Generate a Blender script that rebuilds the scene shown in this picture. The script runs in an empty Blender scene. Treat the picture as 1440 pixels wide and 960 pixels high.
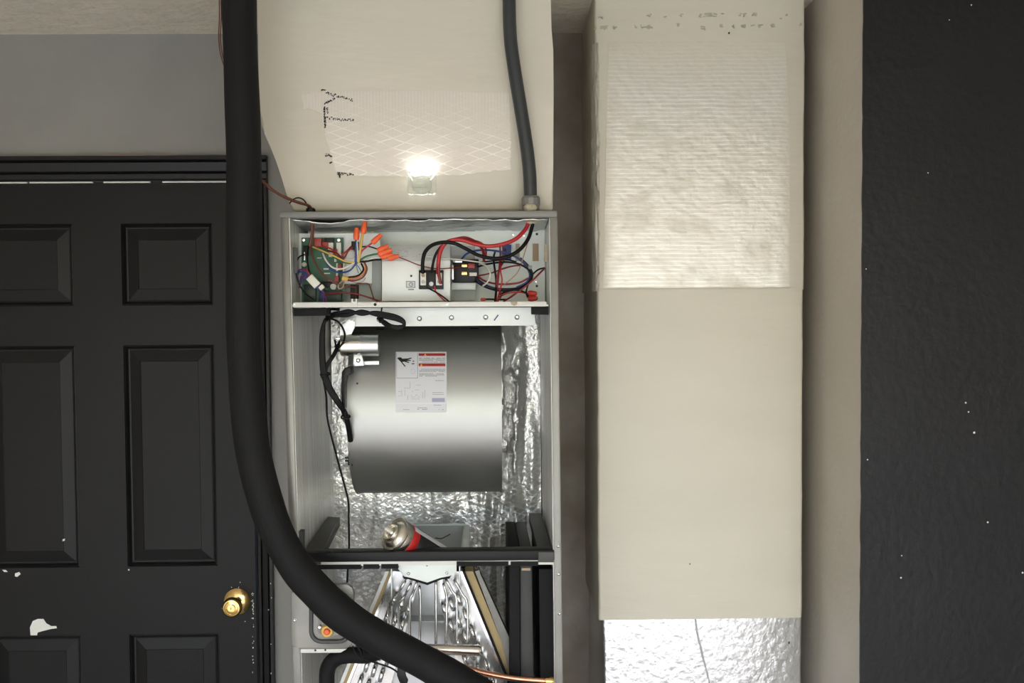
import bpy, bmesh, math, random
from mathutils import Vector, Matrix, noise
random.seed(7)
S = bpy.context.scene
COL = S.collection
R = math.radians

# ------------------------------------------------------------------ camera
F = 1400.0                                   # focal length in pixels of the 1440x960 frame
CAM = Vector((0.0, -1.905, 1.70))
TILT, YAW, ROLL = 0.035, 0.018, 0.007
fwd = Vector((math.sin(YAW) * math.cos(TILT), math.cos(YAW) * math.cos(TILT), -math.sin(TILT)))
rt0 = fwd.cross(Vector((0, 0, 1))).normalized()
up0 = rt0.cross(fwd).normalized()
rgt = (rt0 * math.cos(ROLL) - up0 * math.sin(ROLL)).normalized()
upv = (up0 * math.cos(ROLL) + rt0 * math.sin(ROLL)).normalized()
cd = bpy.data.cameras.new('camera')
cd.sensor_width = 36.0
cd.lens = 36.0 * F / 1440.0
cd.clip_start = 0.05
co = bpy.data.objects.new('camera', cd)
COL.objects.link(co)
co.matrix_world = Matrix(((rgt.x, upv.x, -fwd.x, CAM.x), (rgt.y, upv.y, -fwd.y, CAM.y),
                          (rgt.z, upv.z, -fwd.z, CAM.z), (0, 0, 0, 1)))
S.camera = co

# ------------------------------------------------------------------ sky, sun, exposure
w = bpy.data.worlds.new('sky')
S.world = w
w.use_nodes = True
bgn = w.node_tree.nodes['Background']
sky = w.node_tree.nodes.new('ShaderNodeTexSky')
sky.sky_type = 'NISHITA'
sky.sun_disc = False
sky.sun_elevation = R(49)
sky.sun_rotation = R(165)
sky.air_density = 1.0
sky.dust_density = 2.0
w.node_tree.links.new(sky.outputs[0], bgn.inputs[0])
bgn.inputs[1].default_value = 0.27
sl = bpy.data.lights.new('sun', 'SUN')
sl.energy = 3.6
sl.angle = R(0.6)
sl.color = (1.0, 0.97, 0.92)
so = bpy.data.objects.new('sun', sl)
COL.objects.link(so)
so.location = (0, -8, 8)
so.rotation_euler = Vector((0.10, 0.66, -0.75)).to_track_quat('-Z', 'Y').to_euler()
S.view_settings.view_transform = 'Standard'
S.view_settings.look = 'None'
S.view_settings.gamma = 1.0
S.view_settings.use_curve_mapping = False
S.view_settings.exposure = 1.40
S.cycles.use_denoising = True
S.cycles.max_bounces = 10
S.cycles.diffuse_bounces = 6
S.cycles.glossy_bounces = 6
S.cycles.sample_clamp_indirect = 8.0
S.cycles.blur_glossy = 0.6

# ------------------------------------------------------------------ helpers
def P(px, py, Y):
    """world point on the plane y = Y that the photograph shows at pixel px, py"""
    d = fwd * F + rgt * (px - 720.0) + upv * (480.0 - py)
    return CAM + d * ((Y - CAM.y) / d.y)

def srgb(r, g, b):
    f = lambda c: (c / 255.0 / 12.92) if c <= 10 else (((c / 255.0) + 0.055) / 1.055) ** 2.4
    return (f(r), f(g), f(b), 1.0)

MATS = {}
def mat(name, col, rough=0.5, metal=0.0, bump=0.0, bscale=40.0, var=0.0, vscale=6.0, spec=0.5,
        stretch=(1, 1, 1), rvar=0.0, emit=None, trans=0.0, detail=4.0, col2=None):
    m = bpy.data.materials.new(name)
    m.use_nodes = True
    nt = m.node_tree
    b = nt.nodes['Principled BSDF']
    b.inputs['Base Color'].default_value = col if len(col) == 4 else (*col, 1)
    b.inputs['Roughness'].default_value = rough
    b.inputs['Metallic'].default_value = metal
    b.inputs['Specular IOR Level'].default_value = spec
    b.inputs['Transmission Weight'].default_value = trans
    if emit:
        b.inputs['Emission Color'].default_value = (*emit[:3], 1)
        b.inputs['Emission Strength'].default_value = emit[3]
    L = nt.links.new
    geo = nt.nodes.new('ShaderNodeNewGeometry')
    mp = nt.nodes.new('ShaderNodeMapping')
    mp.inputs['Scale'].default_value = stretch
    L(geo.outputs['Position'], mp.inputs['Vector'])
    if var or rvar:
        n = nt.nodes.new('ShaderNodeTexNoise')
        n.inputs['Scale'].default_value = vscale
        n.inputs['Detail'].default_value = 5
        L(mp.outputs[0], n.inputs['Vector'])
        if var:
            mx = nt.nodes.new('ShaderNodeMix')
            mx.data_type = 'RGBA'
            c = b.inputs['Base Color'].default_value[:]
            lo = col2 if col2 else tuple(x * (1 - var) for x in c[:3])
            mx.inputs[6].default_value = (*lo[:3], 1)
            mx.inputs[7].default_value = tuple(min(1, x * (1 + var * .5)) for x in c[:3]) + (1,)
            rp = nt.nodes.new('ShaderNodeMapRange')
            rp.inputs[1].default_value = 0.3
            rp.inputs[2].default_value = 0.7
            L(n.outputs['Fac'], rp.inputs[0])
            L(rp.outputs[0], mx.inputs[0])
            L(mx.outputs[2], b.inputs['Base Color'])
        if rvar:
            rr = nt.nodes.new('ShaderNodeMapRange')
            rr.inputs[3].default_value = max(0.02, rough - rvar)
            rr.inputs[4].default_value = min(1, rough + rvar)
            L(n.outputs['Fac'], rr.inputs[0])
            L(rr.outputs[0], b.inputs['Roughness'])
    if bump:
        n2 = nt.nodes.new('ShaderNodeTexNoise')
        n2.inputs['Scale'].default_value = bscale
        n2.inputs['Detail'].default_value = detail
        L(mp.outputs[0], n2.inputs['Vector'])
        bp = nt.nodes.new('ShaderNodeBump')
        bp.inputs['Strength'].default_value = bump
        bp.inputs['Distance'].default_value = 0.01
        L(n2.outputs['Fac'], bp.inputs['Height'])
        L(bp.outputs[0], b.inputs['Normal'])
    MATS[name] = m
    return m

def scrim_mat(name, col, rough, metal, pitch, slope, line, lcol, bstr=0.5, crumple=0.25, cscale=45.0,
              ribs=0.0, ribdir=2, mask=None, lmetal=None, fade=None, smear=0.0, smearcol=(.66, .62, .53, 1)):
    """foil facing with reinforcing yarns: two families of diagonal lines (or ribs) in the x-z plane"""
    m = mat(name, col, rough, metal)
    nt = m.node_tree
    L = nt.links.new
    b = nt.nodes['Principled BSDF']
    geo = [n for n in nt.nodes if n.type == 'NEW_GEOMETRY'][0]
    sx = nt.nodes.new('ShaderNodeSeparateXYZ')
    L(geo.outputs['Position'], sx.inputs[0])
    def M(op, a, c, v=None):
        n = nt.nodes.new('ShaderNodeMath')
        n.operation = op
        for i, q in enumerate((a, c)):
            if q is None: continue
            if isinstance(q, (int, float)): n.inputs[i].default_value = q
            else: L(q, n.inputs[i])
        return n.outputs[0]
    wob = nt.nodes.new('ShaderNodeTexNoise')
    wob.inputs['Scale'].default_value = 9.0
    L(geo.outputs['Position'], wob.inputs['Vector'])
    wv = M('MULTIPLY', wob.outputs['Fac'], pitch * 0.9)
    fam = []
    if ribs:
        u = M('ADD', sx.outputs[ribdir], M('MULTIPLY', wv, 0.35))
        fr = M('FRACT', M('DIVIDE', u, ribs), None)
        fam.append(M('LESS_THAN', M('ABSOLUTE', M('SUBTRACT', fr, 0.5), None), 0.22))
    if pitch and not ribs:
        for sg in (1, -1):
            u = M('ADD', M('ADD', sx.outputs[2], M('MULTIPLY', sx.outputs[0], sg * slope)), wv)
            fr = M('FRACT', M('DIVIDE', u, pitch), None)
            fam.append(M('LESS_THAN', M('ABSOLUTE', M('SUBTRACT', fr, 0.5), None), line))
    ln = fam[0]
    for q in fam[1:]:
        ln = M('MAXIMUM', ln, q)
    if fade:
        fr_ = nt.nodes.new('ShaderNodeMapRange')
        fr_.inputs[1].default_value, fr_.inputs[2].default_value = fade[:2]
        fr_.inputs[3].default_value = 1.0
        fr_.inputs[4].default_value = 0.12
        fn = nt.nodes.new('ShaderNodeTexNoise')
        fn.inputs['Scale'].default_value = 22.0
        L(geo.outputs['Position'], fn.inputs['Vector'])
        L(sx.outputs[2], fr_.inputs[0])
        mr3 = nt.nodes.new('ShaderNodeMapRange')
        mr3.inputs[1].default_value = .38
        mr3.inputs[2].default_value = .55
        L(fn.outputs['Fac'], mr3.inputs[0])
        rb = M('LESS_THAN', M('FRACT', M('DIVIDE', sx.outputs[0], .0062), None), .35)
        rbz = M('MULTIPLY', M('MULTIPLY', rb, M('SUBTRACT', 1.0, fr_.outputs[0])), fade[2])
        ln = M('MAXIMUM', M('MULTIPLY', M('MULTIPLY', ln, fr_.outputs[0]), M('ADD', M('MULTIPLY', mr3.outputs[0], .75), .25)), rbz)
    cn = nt.nodes.new('ShaderNodeTexNoise')
    cn.inputs['Scale'].default_value = cscale
    cn.inputs['Detail'].default_value = 3
    L(geo.outputs['Position'], cn.inputs['Vector'])
    h = M('ADD', M('MULTIPLY', ln, 0.35 * bstr), M('MULTIPLY', cn.outputs['Fac'], crumple))
    bp = nt.nodes.new('ShaderNodeBump')
    bp.inputs['Strength'].default_value = 0.6
    bp.inputs['Distance'].default_value = 0.006
    L(h, bp.inputs['Height'])
    L(bp.outputs[0], b.inputs['Normal'])
    mx = nt.nodes.new('ShaderNodeMix')
    mx.data_type = 'RGBA'
    mx.inputs[6].default_value = b.inputs['Base Color'].default_value[:]
    mx.inputs[7].default_value = (*lcol[:3], 1)
    L(ln, mx.inputs[0])
    outc = mx.outputs[2]
    if lmetal is not None:
        L(M('SUBTRACT', metal, M('MULTIPLY', ln, metal - lmetal)), b.inputs['Metallic'])
    if smear:
        sn = nt.nodes.new('ShaderNodeTexNoise')
        sn.inputs['Scale'].default_value = 14.0
        sn.inputs['Detail'].default_value = 6
        L(geo.outputs['Position'], sn.inputs['Vector'])
        mr = nt.nodes.new('ShaderNodeMapRange')
        mr.inputs[1].default_value = 0.5
        mr.inputs[2].default_value = 0.75
        mr.inputs[4].default_value = smear
        L(sn.outputs['Fac'], mr.inputs[0])
        m2 = nt.nodes.new('ShaderNodeMix')
        m2.data_type = 'RGBA'
        L(mr.outputs[0], m2.inputs[0])
        L(outc, m2.inputs[6])
        m2.inputs[7].default_value = smearcol
        outc = m2.outputs[2]
        cover = mr.outputs[0]
        if mask:                             # paint feathers out towards the edges of the bare foil
            mx0, mx1, mz0, mz1, sx_, sz_ = mask
            nz = M('MULTIPLY', M('SUBTRACT', sn.outputs['Fac'], 0.5), 0.03)
            def edge_(v, lim, soft, sg):
                mr2 = nt.nodes.new('ShaderNodeMapRange')
                mr2.inputs[1].default_value = lim
                mr2.inputs[2].default_value = lim + sg * soft
                mr2.inputs[3].default_value = 1.0
                mr2.inputs[4].default_value = 0.0
                L(M('ADD', v, nz), mr2.inputs[0])
                return mr2.outputs[0]
            for v, lim, soft, sg in ((sx.outputs[0], mx0, sx_, 1), (sx.outputs[0], mx1, sx_, -1), (sx.outputs[2], mz1, sz_, -1)):
                cover = M('MAXIMUM', cover, edge_(v, lim, soft, sg))
            L(cover, m2.inputs[0])
        mm = M('SUBTRACT', metal, M('MULTIPLY', cover, metal))
        L(mm, b.inputs['Metallic'])
    L(outc, b.inputs['Base Color'])
    return m

WORLD = {}
def finish(bm):
    bmesh.ops.recalc_face_normals(bm, faces=bm.faces)

def obj(name, bm, m, parent=None, smooth=35, keep_normals=False):
    """link a bmesh built in world coordinates as one object whose origin is the middle of its base"""
    if not keep_normals:
        finish(bm)
    lo = Vector((min(v.co.x for v in bm.verts), min(v.co.y for v in bm.verts), min(v.co.z for v in bm.verts)))
    hi = Vector((max(v.co.x for v in bm.verts), max(v.co.y for v in bm.verts), max(v.co.z for v in bm.verts)))
    o0 = Vector(((lo.x + hi.x) / 2, (lo.y + hi.y) / 2, lo.z))
    bmesh.ops.translate(bm, verts=bm.verts, vec=-o0)
    me = bpy.data.meshes.new(name)
    bm.to_mesh(me)
    bm.free()
    me.materials.append(m if not isinstance(m, str) else MATS[m])
    if smooth:
        for p in me.polygons: p.use_smooth = True
        me.set_sharp_from_angle(angle=R(smooth))
    o = bpy.data.objects.new(name, me)
    COL.objects.link(o)
    if parent is not None:
        o.parent = parent
        o.location = o0 - WORLD[parent.name]
    else:
        o.location = o0
    WORLD[o.name] = o0
    return o

def thing(name, label, cat, loc, group=None):
    o = bpy.data.objects.new(name, None)
    o.empty_display_size = 0.05
    COL.objects.link(o)
    o.location = loc
    WORLD[o.name] = Vector(loc)
    o['label'] = label
    o['category'] = cat
    if group: o['group'] = group
    return o

def tag(o, label, cat, group=None):
    o['label'] = label
    o['category'] = cat
    if group: o['group'] = group
    return o

def struct(o):
    o['kind'] = 'structure'
    return o

def dup(o, new_world, parent):
    c = o.copy()
    COL.objects.link(c)
    c.parent = parent
    c.location = new_world - WORLD[parent.name]
    WORLD[c.name] = new_world.copy()
    return c

def B(): return bmesh.new()

def add_hexa(bm, f, k, bev=0.0, seg=2):
    """solid between quad f (4 points) and quad k"""
    vs = [bm.verts.new(p) for p in list(f) + list(k)]
    n = len(f)
    fs = [bm.faces.new(vs[:n]), bm.faces.new(list(reversed(vs[n:])))]
    for i in range(n):
        j = (i + 1) % n
        fs.append(bm.faces.new((vs[i], vs[n + i], vs[n + j], vs[j])))
    if bev:
        es = list({e for q in fs for e in q.edges})
        bmesh.ops.bevel(bm, geom=es, offset=bev, segments=seg, profile=0.5, affect='EDGES', clamp_overlap=True)
    return bm

def add_box(bm, x0, x1, y0, y1, z0, z1, bev=0.0, seg=2):
    return add_hexa(bm, [Vector((x0, y0, z0)), Vector((x1, y0, z0)), Vector((x1, y0, z1)), Vector((x0, y0, z1))],
                    [Vector((x0, y1, z0)), Vector((x1, y1, z0)), Vector((x1, y1, z1)), Vector((x0, y1, z1))], bev, seg)

def add_prism(bm, px, Y0, Y1, bev=0.0, seg=2):
    """outline given in photograph pixels on the plane Y0, pushed straight back to Y1"""
    f = [P(x, y, Y0) for x, y in px]
    k = [Vector((p.x, Y1, p.z)) for p in f]
    return add_hexa(bm, f, k, bev, seg)

def add_rect(bm, x0, y0, x1, y1, Y0, Y1, bev=0.0, seg=2):
    return add_prism(bm, [(x0, y1), (x1, y1), (x1, y0), (x0, y0)], Y0, Y1, bev, seg)

def rrect(x0, y0, x1, y1, r, n=5):
    out = []
    for cx, cy, a0 in ((x1 - r, y1 - r, 0), (x0 + r, y1 - r, 90), (x0 + r, y0 + r, 180), (x1 - r, y0 + r, 270)):
        for i in range(n + 1):
            a = R(a0 + 90 * i / n)
            out.append((cx + r * math.cos(a), cy + r * math.sin(a)))
    return out

def smooth_path(pts, n=6):
    pts = [Vector(p) for p in pts]
    if len(pts) < 3: return pts
    q = [pts[0] * 2 - pts[1]] + pts + [pts[-1] * 2 - pts[-2]]
    out = []
    for i in range(1, len(q) - 2):
        a, b, c, d = q[i - 1:i + 3]
        for k in range(n):
            t = k / n
            out.append(0.5 * ((2 * b) + (c - a) * t + (2 * a - 5 * b + 4 * c - d) * t * t + (3 * b - a - 3 * c + d) * t ** 3))
    out.append(pts[-1])
    return out

def add_tube(bm, pts, r, seg=10, n=6, raw=False, rf=None, caps=True):
    path = pts if raw else smooth_path(pts, n)
    path = [Vector(p) for p in path]
    t0 = (path[1] - path[0]).normalized()
    u = t0.orthogonal().normalized()
    rings = []
    for i, p in enumerate(path):
        a = path[max(0, i - 1)]; c = path[min(len(path) - 1, i + 1)]
        t = (c - a)
        t = t.normalized() if t.length > 1e-9 else t0
        u = (u - t * u.dot(t))
        u = u.normalized() if u.length > 1e-6 else t.orthogonal().normalized()
        v = t.cross(u)
        rr = r if rf is None else r * rf(i / (len(path) - 1))
        rings.append([bm.verts.new(p + (u * math.cos(2 * math.pi * k / seg) + v * math.sin(2 * math.pi * k / seg)) * rr) for k in range(seg)])
    for a, c in zip(rings, rings[1:]):
        for k in range(seg):
            bm.faces.new((a[k], a[(k + 1) % seg], c[(k + 1) % seg], c[k]))
    if caps:
        bm.faces.new(list(reversed(rings[0])))
        bm.faces.new(rings[-1])
    return bm

def add_lathe(bm, o, axis, prof, seg=32):
    """prof: (distance along axis, radius)"""
    axis = Vector(axis).normalized()
    u = axis.orthogonal().normalized()
    v = axis.cross(u)
    rings = []
    for d, r in prof:
        c = Vector(o) + axis * d
        if r < 1e-6:
            rings.append([bm.verts.new(c)])
        else:
            rings.append([bm.verts.new(c + (u * math.cos(2 * math.pi * k / seg) + v * math.sin(2 * math.pi * k / seg)) * r) for k in range(seg)])
    for a, c in zip(rings, rings[1:]):
        for k in range(seg):
            j = (k + 1) % seg
            if len(a) == 1 and len(c) == 1: continue
            if len(a) == 1: bm.faces.new((a[0], c[j], c[k]))
            elif len(c) == 1: bm.faces.new((a[k], a[j], c[0]))
            else: bm.faces.new((a[k], a[j], c[j], c[k]))
    if len(rings[0]) > 1: bm.faces.new(list(reversed(rings[0])))
    if len(rings[-1]) > 1: bm.faces.new(rings[-1])
    return bm

def add_grid(bm, fn, nx, ny):
    vs = [[bm.verts.new(fn(i / nx, j / ny)) for i in range(nx + 1)] for j in range(ny + 1)]
    for j in range(ny):
        for i in range(nx):
            bm.faces.new((vs[j][i], vs[j][i + 1], vs[j + 1][i + 1], vs[j + 1][i]))
    return vs

def add_sheet(bm, fn, nx, ny, nrm, th):
    """a sheet with thickness th along nrm"""
    a = add_grid(bm, fn, nx, ny)
    b = add_grid(bm, lambda s, t: fn(s, t) - Vector(nrm) * th, nx, ny)
    rim = lambda g: [g[0][i] for i in range(nx + 1)] + [g[j][nx] for j in range(1, ny + 1)] + \
        [g[ny][i] for i in range(nx - 1, -1, -1)] + [g[j][0] for j in range(ny - 1, 0, -1)]
    ra, rb = rim(a), rim(b)
    for i in range(len(ra)):
        j = (i + 1) % len(ra)
        bm.faces.new((ra[i], ra[j], rb[j], rb[i]))

PX = 1.905 / F                               # metres per pixel on the plane Y = 0
def wire(name, pts, rpx, m, parent=None, Y=0.03, seg=8, n=6, rf=None):
    q = [P(p[0], p[1], p[2] if len(p) > 2 else Y) for p in pts]
    bm = B()
    add_tube(bm, q, rpx * PX, seg, n, rf=rf)
    return obj(name, bm, m, parent, smooth=60)

# ------------------------------------------------------------------ materials
RETURN_MASK = (P(846, 250, .28).x, P(1112, 250, .28).x, P(980, 404, .28).z, P(980, 62, .28).z, .03, .12)
mat('door_paint', (.0066, .0067, .0071), .45, spec=.25, bump=.04, bscale=220, var=.15, vscale=5)
mat('trim_paint', (.0065, .0066, .0072), .38, spec=.3, bump=.05, bscale=120)
mat('primer_and_strip', (.72, .72, .68), .6, bump=.1, bscale=200)
mat('wall_grey', (.262, .256, .236), .6, bump=.10, bscale=90, var=.10, vscale=4)
mat('wall_alcove', (.34, .31, .265), .6, bump=.12, bscale=70, var=.35, vscale=7, col2=(.22, .175, .13))
mat('wall_beige', (.55, .51, .44), .55, bump=.12, bscale=70, var=.06, vscale=5)
mat('ceiling_beige', (.74, .68, .565), .8, bump=.6, bscale=38, var=.08, vscale=20)
mat('black_wall', (.0105, .0105, .0118), .46, spec=.3, bump=.16, bscale=60, var=.2, vscale=5)
mat('concrete', (.42, .41, .395), .75, bump=.1, bscale=60, var=.12, vscale=3)
mat('drive_concrete', (.54, .54, .54), .85, var=.1, vscale=2)
mat('lawn', (.07, .12, .035), .9, var=.3, vscale=3)
mat('garage_white', (.58, .53, .46), .7)
mat('duct_paint', (.62, .585, .485), .42, bump=.22, bscale=14, stretch=(.45, 1, 1.7), var=.035, vscale=6)
mat('cabinet_grey', (.23, .23, .215), .38, var=.10, vscale=8, bump=.02, bscale=60)
mat('flange_metal', (.245, .24, .22), .38, .5, var=.15, vscale=14, rvar=.1)
mat('galvanised', (.60, .62, .62), .30, 1.0, var=.10, vscale=30, rvar=.08)
mat('brushed', (.80, .80, .75), .36, .35, bump=.12, bscale=60, stretch=(4, 4, .10), rvar=.10, vscale=22, var=.3)
mat('panel_white', (.76, .79, .77), .40, .1, var=.04, vscale=10)
mat('panel_light', (.68, .73, .71), .42, .15, var=.05, vscale=10)
mat('panel_grey', (.36, .39, .38), .5, .2, var=.06)
mat('lip_white', (.66, .66, .62), .4)
mat('blower_metal', (.40, .405, .39), .42, .93, rvar=.03, vscale=30)
mat('foil_crumple', (.62, .63, .62), .35, .9, bump=.35, bscale=70)
mat('foam_black', (.0068, .0068, .0072), .72, bump=.12, bscale=180, spec=.25)
mat('rail_black', (.006, .006, .0065), .45, spec=.25)
mat('rubber_grey', (.06, .065, .065), .55)
mat('side_rail_grey', (.050, .050, .045), .5)
mat('conduit_grey', (.030, .034, .038), .38, bump=.05, bscale=50)
mat('cast_grey', (.20, .20, .19), .45, .3)
mat('putty', (.42, .37, .27), .8, bump=.5, bscale=90)
mat('black_plastic', (.006, .006, .0066), .4, spec=.3)
mat('pcb_green', (.012, .11, .055), .4, var=.35, vscale=60)
mat('pcb_dark', (.010, .03, .022), .4)
mat('relay_red', (.33, .03, .025), .4)
mat('orange_cap', (.80, .12, .03), .4)
mat('red_cap', (.42, .03, .02), .4)
mat('white_plastic', (.70, .68, .60), .4)
mat('tan_board', (.42, .30, .19), .7)
mat('wire_red', (.43, .022, .024), .38)
mat('wire_darkred', (.20, .012, .014), .4)
mat('wire_black', (.0035, .0035, .004), .5, spec=.22)
mat('wire_blue', (.018, .045, .19), .4)
mat('wire_navy', (.012, .014, .045), .4)
mat('wire_white', (.66, .64, .57), .45)
mat('wire_yellow', (.62, .40, .09), .45)
mat('wire_brown', (.13, .040, .022), .45)
mat('wire_green', (.02, .15, .07), .45)
mat('wire_orange', (.55, .17, .05), .45)
mat('wire_purple', (.11, .035, .16), .45)
mat('wire_tan', (.38, .24, .16), .5)
mat('copper', (.72, .36, .23), .28, 1.0, var=.15, vscale=30)
mat('brass', (.80, .57, .22), .20, 1.0)
mat('knob_brass', (.83, .60, .24), .16, 1.0)
mat('alu_tube', (.74, .75, .75), .22, 1.0)
mat('motor_shell', (.60, .60, .58), .4, .5)
mat('tube_sheet', (.48, .48, .475), .28, 1.0, rvar=.08, vscale=25)
mat('pan_black', (.014, .014, .0135), .5, var=.4, vscale=22)
mat('frame_grey', (.20, .195, .18), .45, .3, var=.3, vscale=12)
mat('slab_metal', (.40, .41, .42), .36, .9, var=.1)
mat('fin_tan', (.42, .32, .16), .6, .2, bump=.3, bscale=200, stretch=(1, 1, 6))
mat('can_silver', (.74, .71, .64), .27, 1.0)
mat('can_red', (.45, .02, .02), .35)
mat('can_black', (.012, .012, .013), .3)
mat('label_white', (.62, .63, .66), .45)
mat('label_fold', (.70, .71, .73), .45)
mat('label_red', (.36, .025, .018), .45)
mat('label_yellow', (.75, .45, .05), .45)
mat('ink_black', (.008, .008, .009), .6)
mat('ink_grey', (.22, .22, .23), .6)
mat('ink_pale', (.40, .40, .42), .6)
mat('ink_violet', (.34, .34, .46), .6)
mat('ink_faint', (.49, .46, .38), .6)
mat('sealant', (.50, .475, .405), .6, bump=.5, bscale=60)
mat('clear_plastic', (.96, .98, .96), .06, trans=.97, spec=.5)
MATS['clear_plastic'].node_tree.nodes['Principled BSDF'].inputs['IOR'].default_value = 1.38
mat('led', (1, 1, 1), .4, emit=(1, 1, .95, 6))
mat('pipe_grey', (.42, .42, .40), .4)
scrim_mat('foil_liner', (.80, .80, .785, 1), .30, .88, .0135, .46, .12, (1.0, 1.0, .98), bstr=.9, crumple=.9, cscale=80, lmetal=.0, fade=(P(600, 690, .43).z, P(600, 590, .43).z, 0.0))
scrim_mat('foil_supply', (.66, .62, .57, 1), .40, .45, .0175, .36, .07, (.82, .79, .73), bstr=.7, crumple=.12, cscale=60, fade=(P(590, 205, .05).z, P(590, 140, .05).z, .30))
scrim_mat('foil_return', (.66, .645, .605, 1), .40, .65, .02, 1, .1, (.78, .76, .72), bstr=.22, crumple=.45, cscale=60,
          ribs=.0088, ribdir=2, smear=.9, smearcol=(.62, .585, .485, 1), mask=RETURN_MASK)
scrim_mat('foil_base', (.76, .77, .79, 1), .30, .95, .03, 2.2, .06, (.80, .81, .83), bstr=1.2, crumple=.6, cscale=60)

# ------------------------------------------------------------------ setting
YW = 0.60                                    # back wall
CEIL = P(160, 48, YW).z
XR = P(1212, 480, 0.03).x                    # beige return of the black wall
XL, XRR, YO = -2.45, 2.05, -3.55             # garage inside: left, right, door opening

bm = B(); add_box(bm, XL, XRR, YO, YW, -.12, 0)
struct(obj('floor', bm, 'concrete'))
bm = B(); add_box(bm, XL, XRR, YO, YW + .1, CEIL, CEIL + .12)
struct(obj('ceiling', bm, 'ceiling_beige'))
bm = B(); add_box(bm, XL - .12, XL, YO, YW + .12, 0, CEIL)
struct(obj('wall_left', bm, 'garage_white'))
# right wall: garage side wall, then the black painted front with a beige return into the alcove
bm = B(); add_box(bm, XRR, XRR + .12, YO, YW + .12, 0, CEIL)
struct(obj('wall_side', bm, 'garage_white'))
bm = B(); add_box(bm, XR, XRR, .034, YW + .12, 0, CEIL)
wr = struct(obj('wall_right', bm, 'wall_beige'))
bm = B()
nn = 90
edge = [Vector((XR - .0002 + .0016 * noise.noise(Vector((0, 0, i * .45))) + .001 * noise.noise(Vector((3, 0, i * 1.7))), 0.030, CEIL * i / nn)) for i in range(nn + 1)]
for i in range(nn):
    a, b_ = edge[i], edge[i + 1]
    f = [a, Vector((XRR, .030, a.z)), Vector((XRR, .030, b_.z)), b_]
    vs = [bm.verts.new(q) for q in f]
    bm.faces.new(vs)
bmesh.ops.remove_doubles(bm, verts=bm.verts, dist=1e-6)
fr = bmesh.ops.extrude_face_region(bm, geom=bm.faces[:])
bmesh.ops.translate(bm, verts=[v for v in fr['geom'] if isinstance(v, bmesh.types.BMVert)], vec=(0, .0045, 0))
bk = obj('black_paint_face', bm, 'black_wall', wr)
bm = B()
for x, y, r in ((1358, 566, 1.6), (1362, 579, 1.4), (1370, 608, 2.0), (1389, 734, 1.6), (1268, 781, 1.2), (1267, 812, 1.5),
                (1438, 805, 1.6), (1305, 243, 1.0), (1366, 7, 1.2), (1218, 378, .9), (1335, 28, 1.0), (1220, 646, 1.3)):
    c = P(x, y, .030)
    add_lathe(bm, c + Vector((0, .0004, 0)), (0, -1, 0), [(0, r * PX), (.0009, r * PX * .8)], 7)
obj('paint_chips', bm, 'primer_and_strip', wr)['kind'] = 'stuff'

# back wall with the doorway
DX1 = P(357, 700, YW - .01).x                # latch edge of the door
DX0 = DX1 - .815
DZ = P(160, 259, YW - .01).z                 # top of the door
bm = B()
add_box(bm, XL, DX0 - .008, YW, YW + .12, 0, CEIL)
XA = P(700, 500, YW).x
add_box(bm, DX1 + .012, XA, YW, YW + .12, 0, CEIL)
add_box(bm, DX0 - .008, DX1 + .012, YW, YW + .12, DZ + .012, CEIL)
struct(obj('wall_back', bm, 'wall_grey'))
bm = B(); add_box(bm, XA, XR + .05, YW, YW + .12, 0, CEIL)
struct(obj('wall_alcove', bm, 'wall_alcove'))
# front of the garage: header and two piers round the open garage door, drive outside
bm = B()
add_box(bm, XL, XRR, YO - .12, YO, 2.18, CEIL + .12)
add_box(bm, XL - .12, XL + .12, YO - .12, YO, 0, 2.18)
add_box(bm, XRR - .12, XRR + .12, YO - .12, YO, 0, 2.18)
struct(obj('wall_front', bm, 'garage_white'))
bm = B(); add_box(bm, -4, 4, -16, YO, -.14, -.02)
dr = struct(obj('driveway', bm, 'drive_concrete'))
bm = B(); add_box(bm, -40, 40, -60, YO - .3, -.22, -.16)
struct(obj('ground', bm, 'lawn'))

# ---- door_1: six panel slab
SF = YW - .006                               # slab front
bm = B()
add_box(bm, DX0, DX1, SF + .012, SF + .040, .01, DZ)
colR = (P(176.5, 640, SF).x, P(303.5, 640, SF).x)
cw = colR[1] - colR[0]
colL = (P(109, 640, SF).x - cw, P(109, 640, SF).x)
rows = [(P(230, 429, SF).z, P(230, 314, SF).z), (P(230, 796, SF).z, P(230, 485, SF).z), (P(230, 891, SF).z - .60, P(230, 891, SF).z)]
zs = sorted([z for r in rows for z in r])
for x0, x1 in ((DX0, colL[0]), (colL[1], colR[0]), (colR[1], DX1)):
    add_box(bm, x0, x1, SF, SF + .012, .01, DZ)
for x0, x1 in (colL, colR):
    for z0, z1 in ((.01, zs[0]), (zs[1], zs[2]), (zs[3], zs[4]), (zs[5], DZ)):
        add_box(bm, x0, x1, SF, SF + .012, z0, z1)
door = struct(obj('door_1', bm, 'door_paint', smooth=0))
for x0, x1 in (colL, colR):
    for z0, z1 in rows:
        bm = B()
        def ring(i, y):
            return [Vector((x0 + i, y, z0 + i)), Vector((x1 - i, y, z0 + i)), Vector((x1 - i, y, z1 - i)), Vector((x0 + i, y, z1 - i))]
        steps = [ring(.0, SF + .013), ring(.0, SF + .003), ring(.004, SF + .001), ring(.009, SF + .009), ring(.013, SF + .010), ring(.040, SF + .003), ring(.0415, SF + .0042)]
        loops = [[bm.verts.new(q) for q in s] for s in steps]
        for a, c in zip(loops, loops[1:]):
            for k in range(4):
                bm.faces.new((a[k], a[(k + 1) % 4], c[(k + 1) % 4], c[k]))
        bm.faces.new(loops[-1])
        obj('panel', bm, 'door_paint', door, smooth=0)
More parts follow.
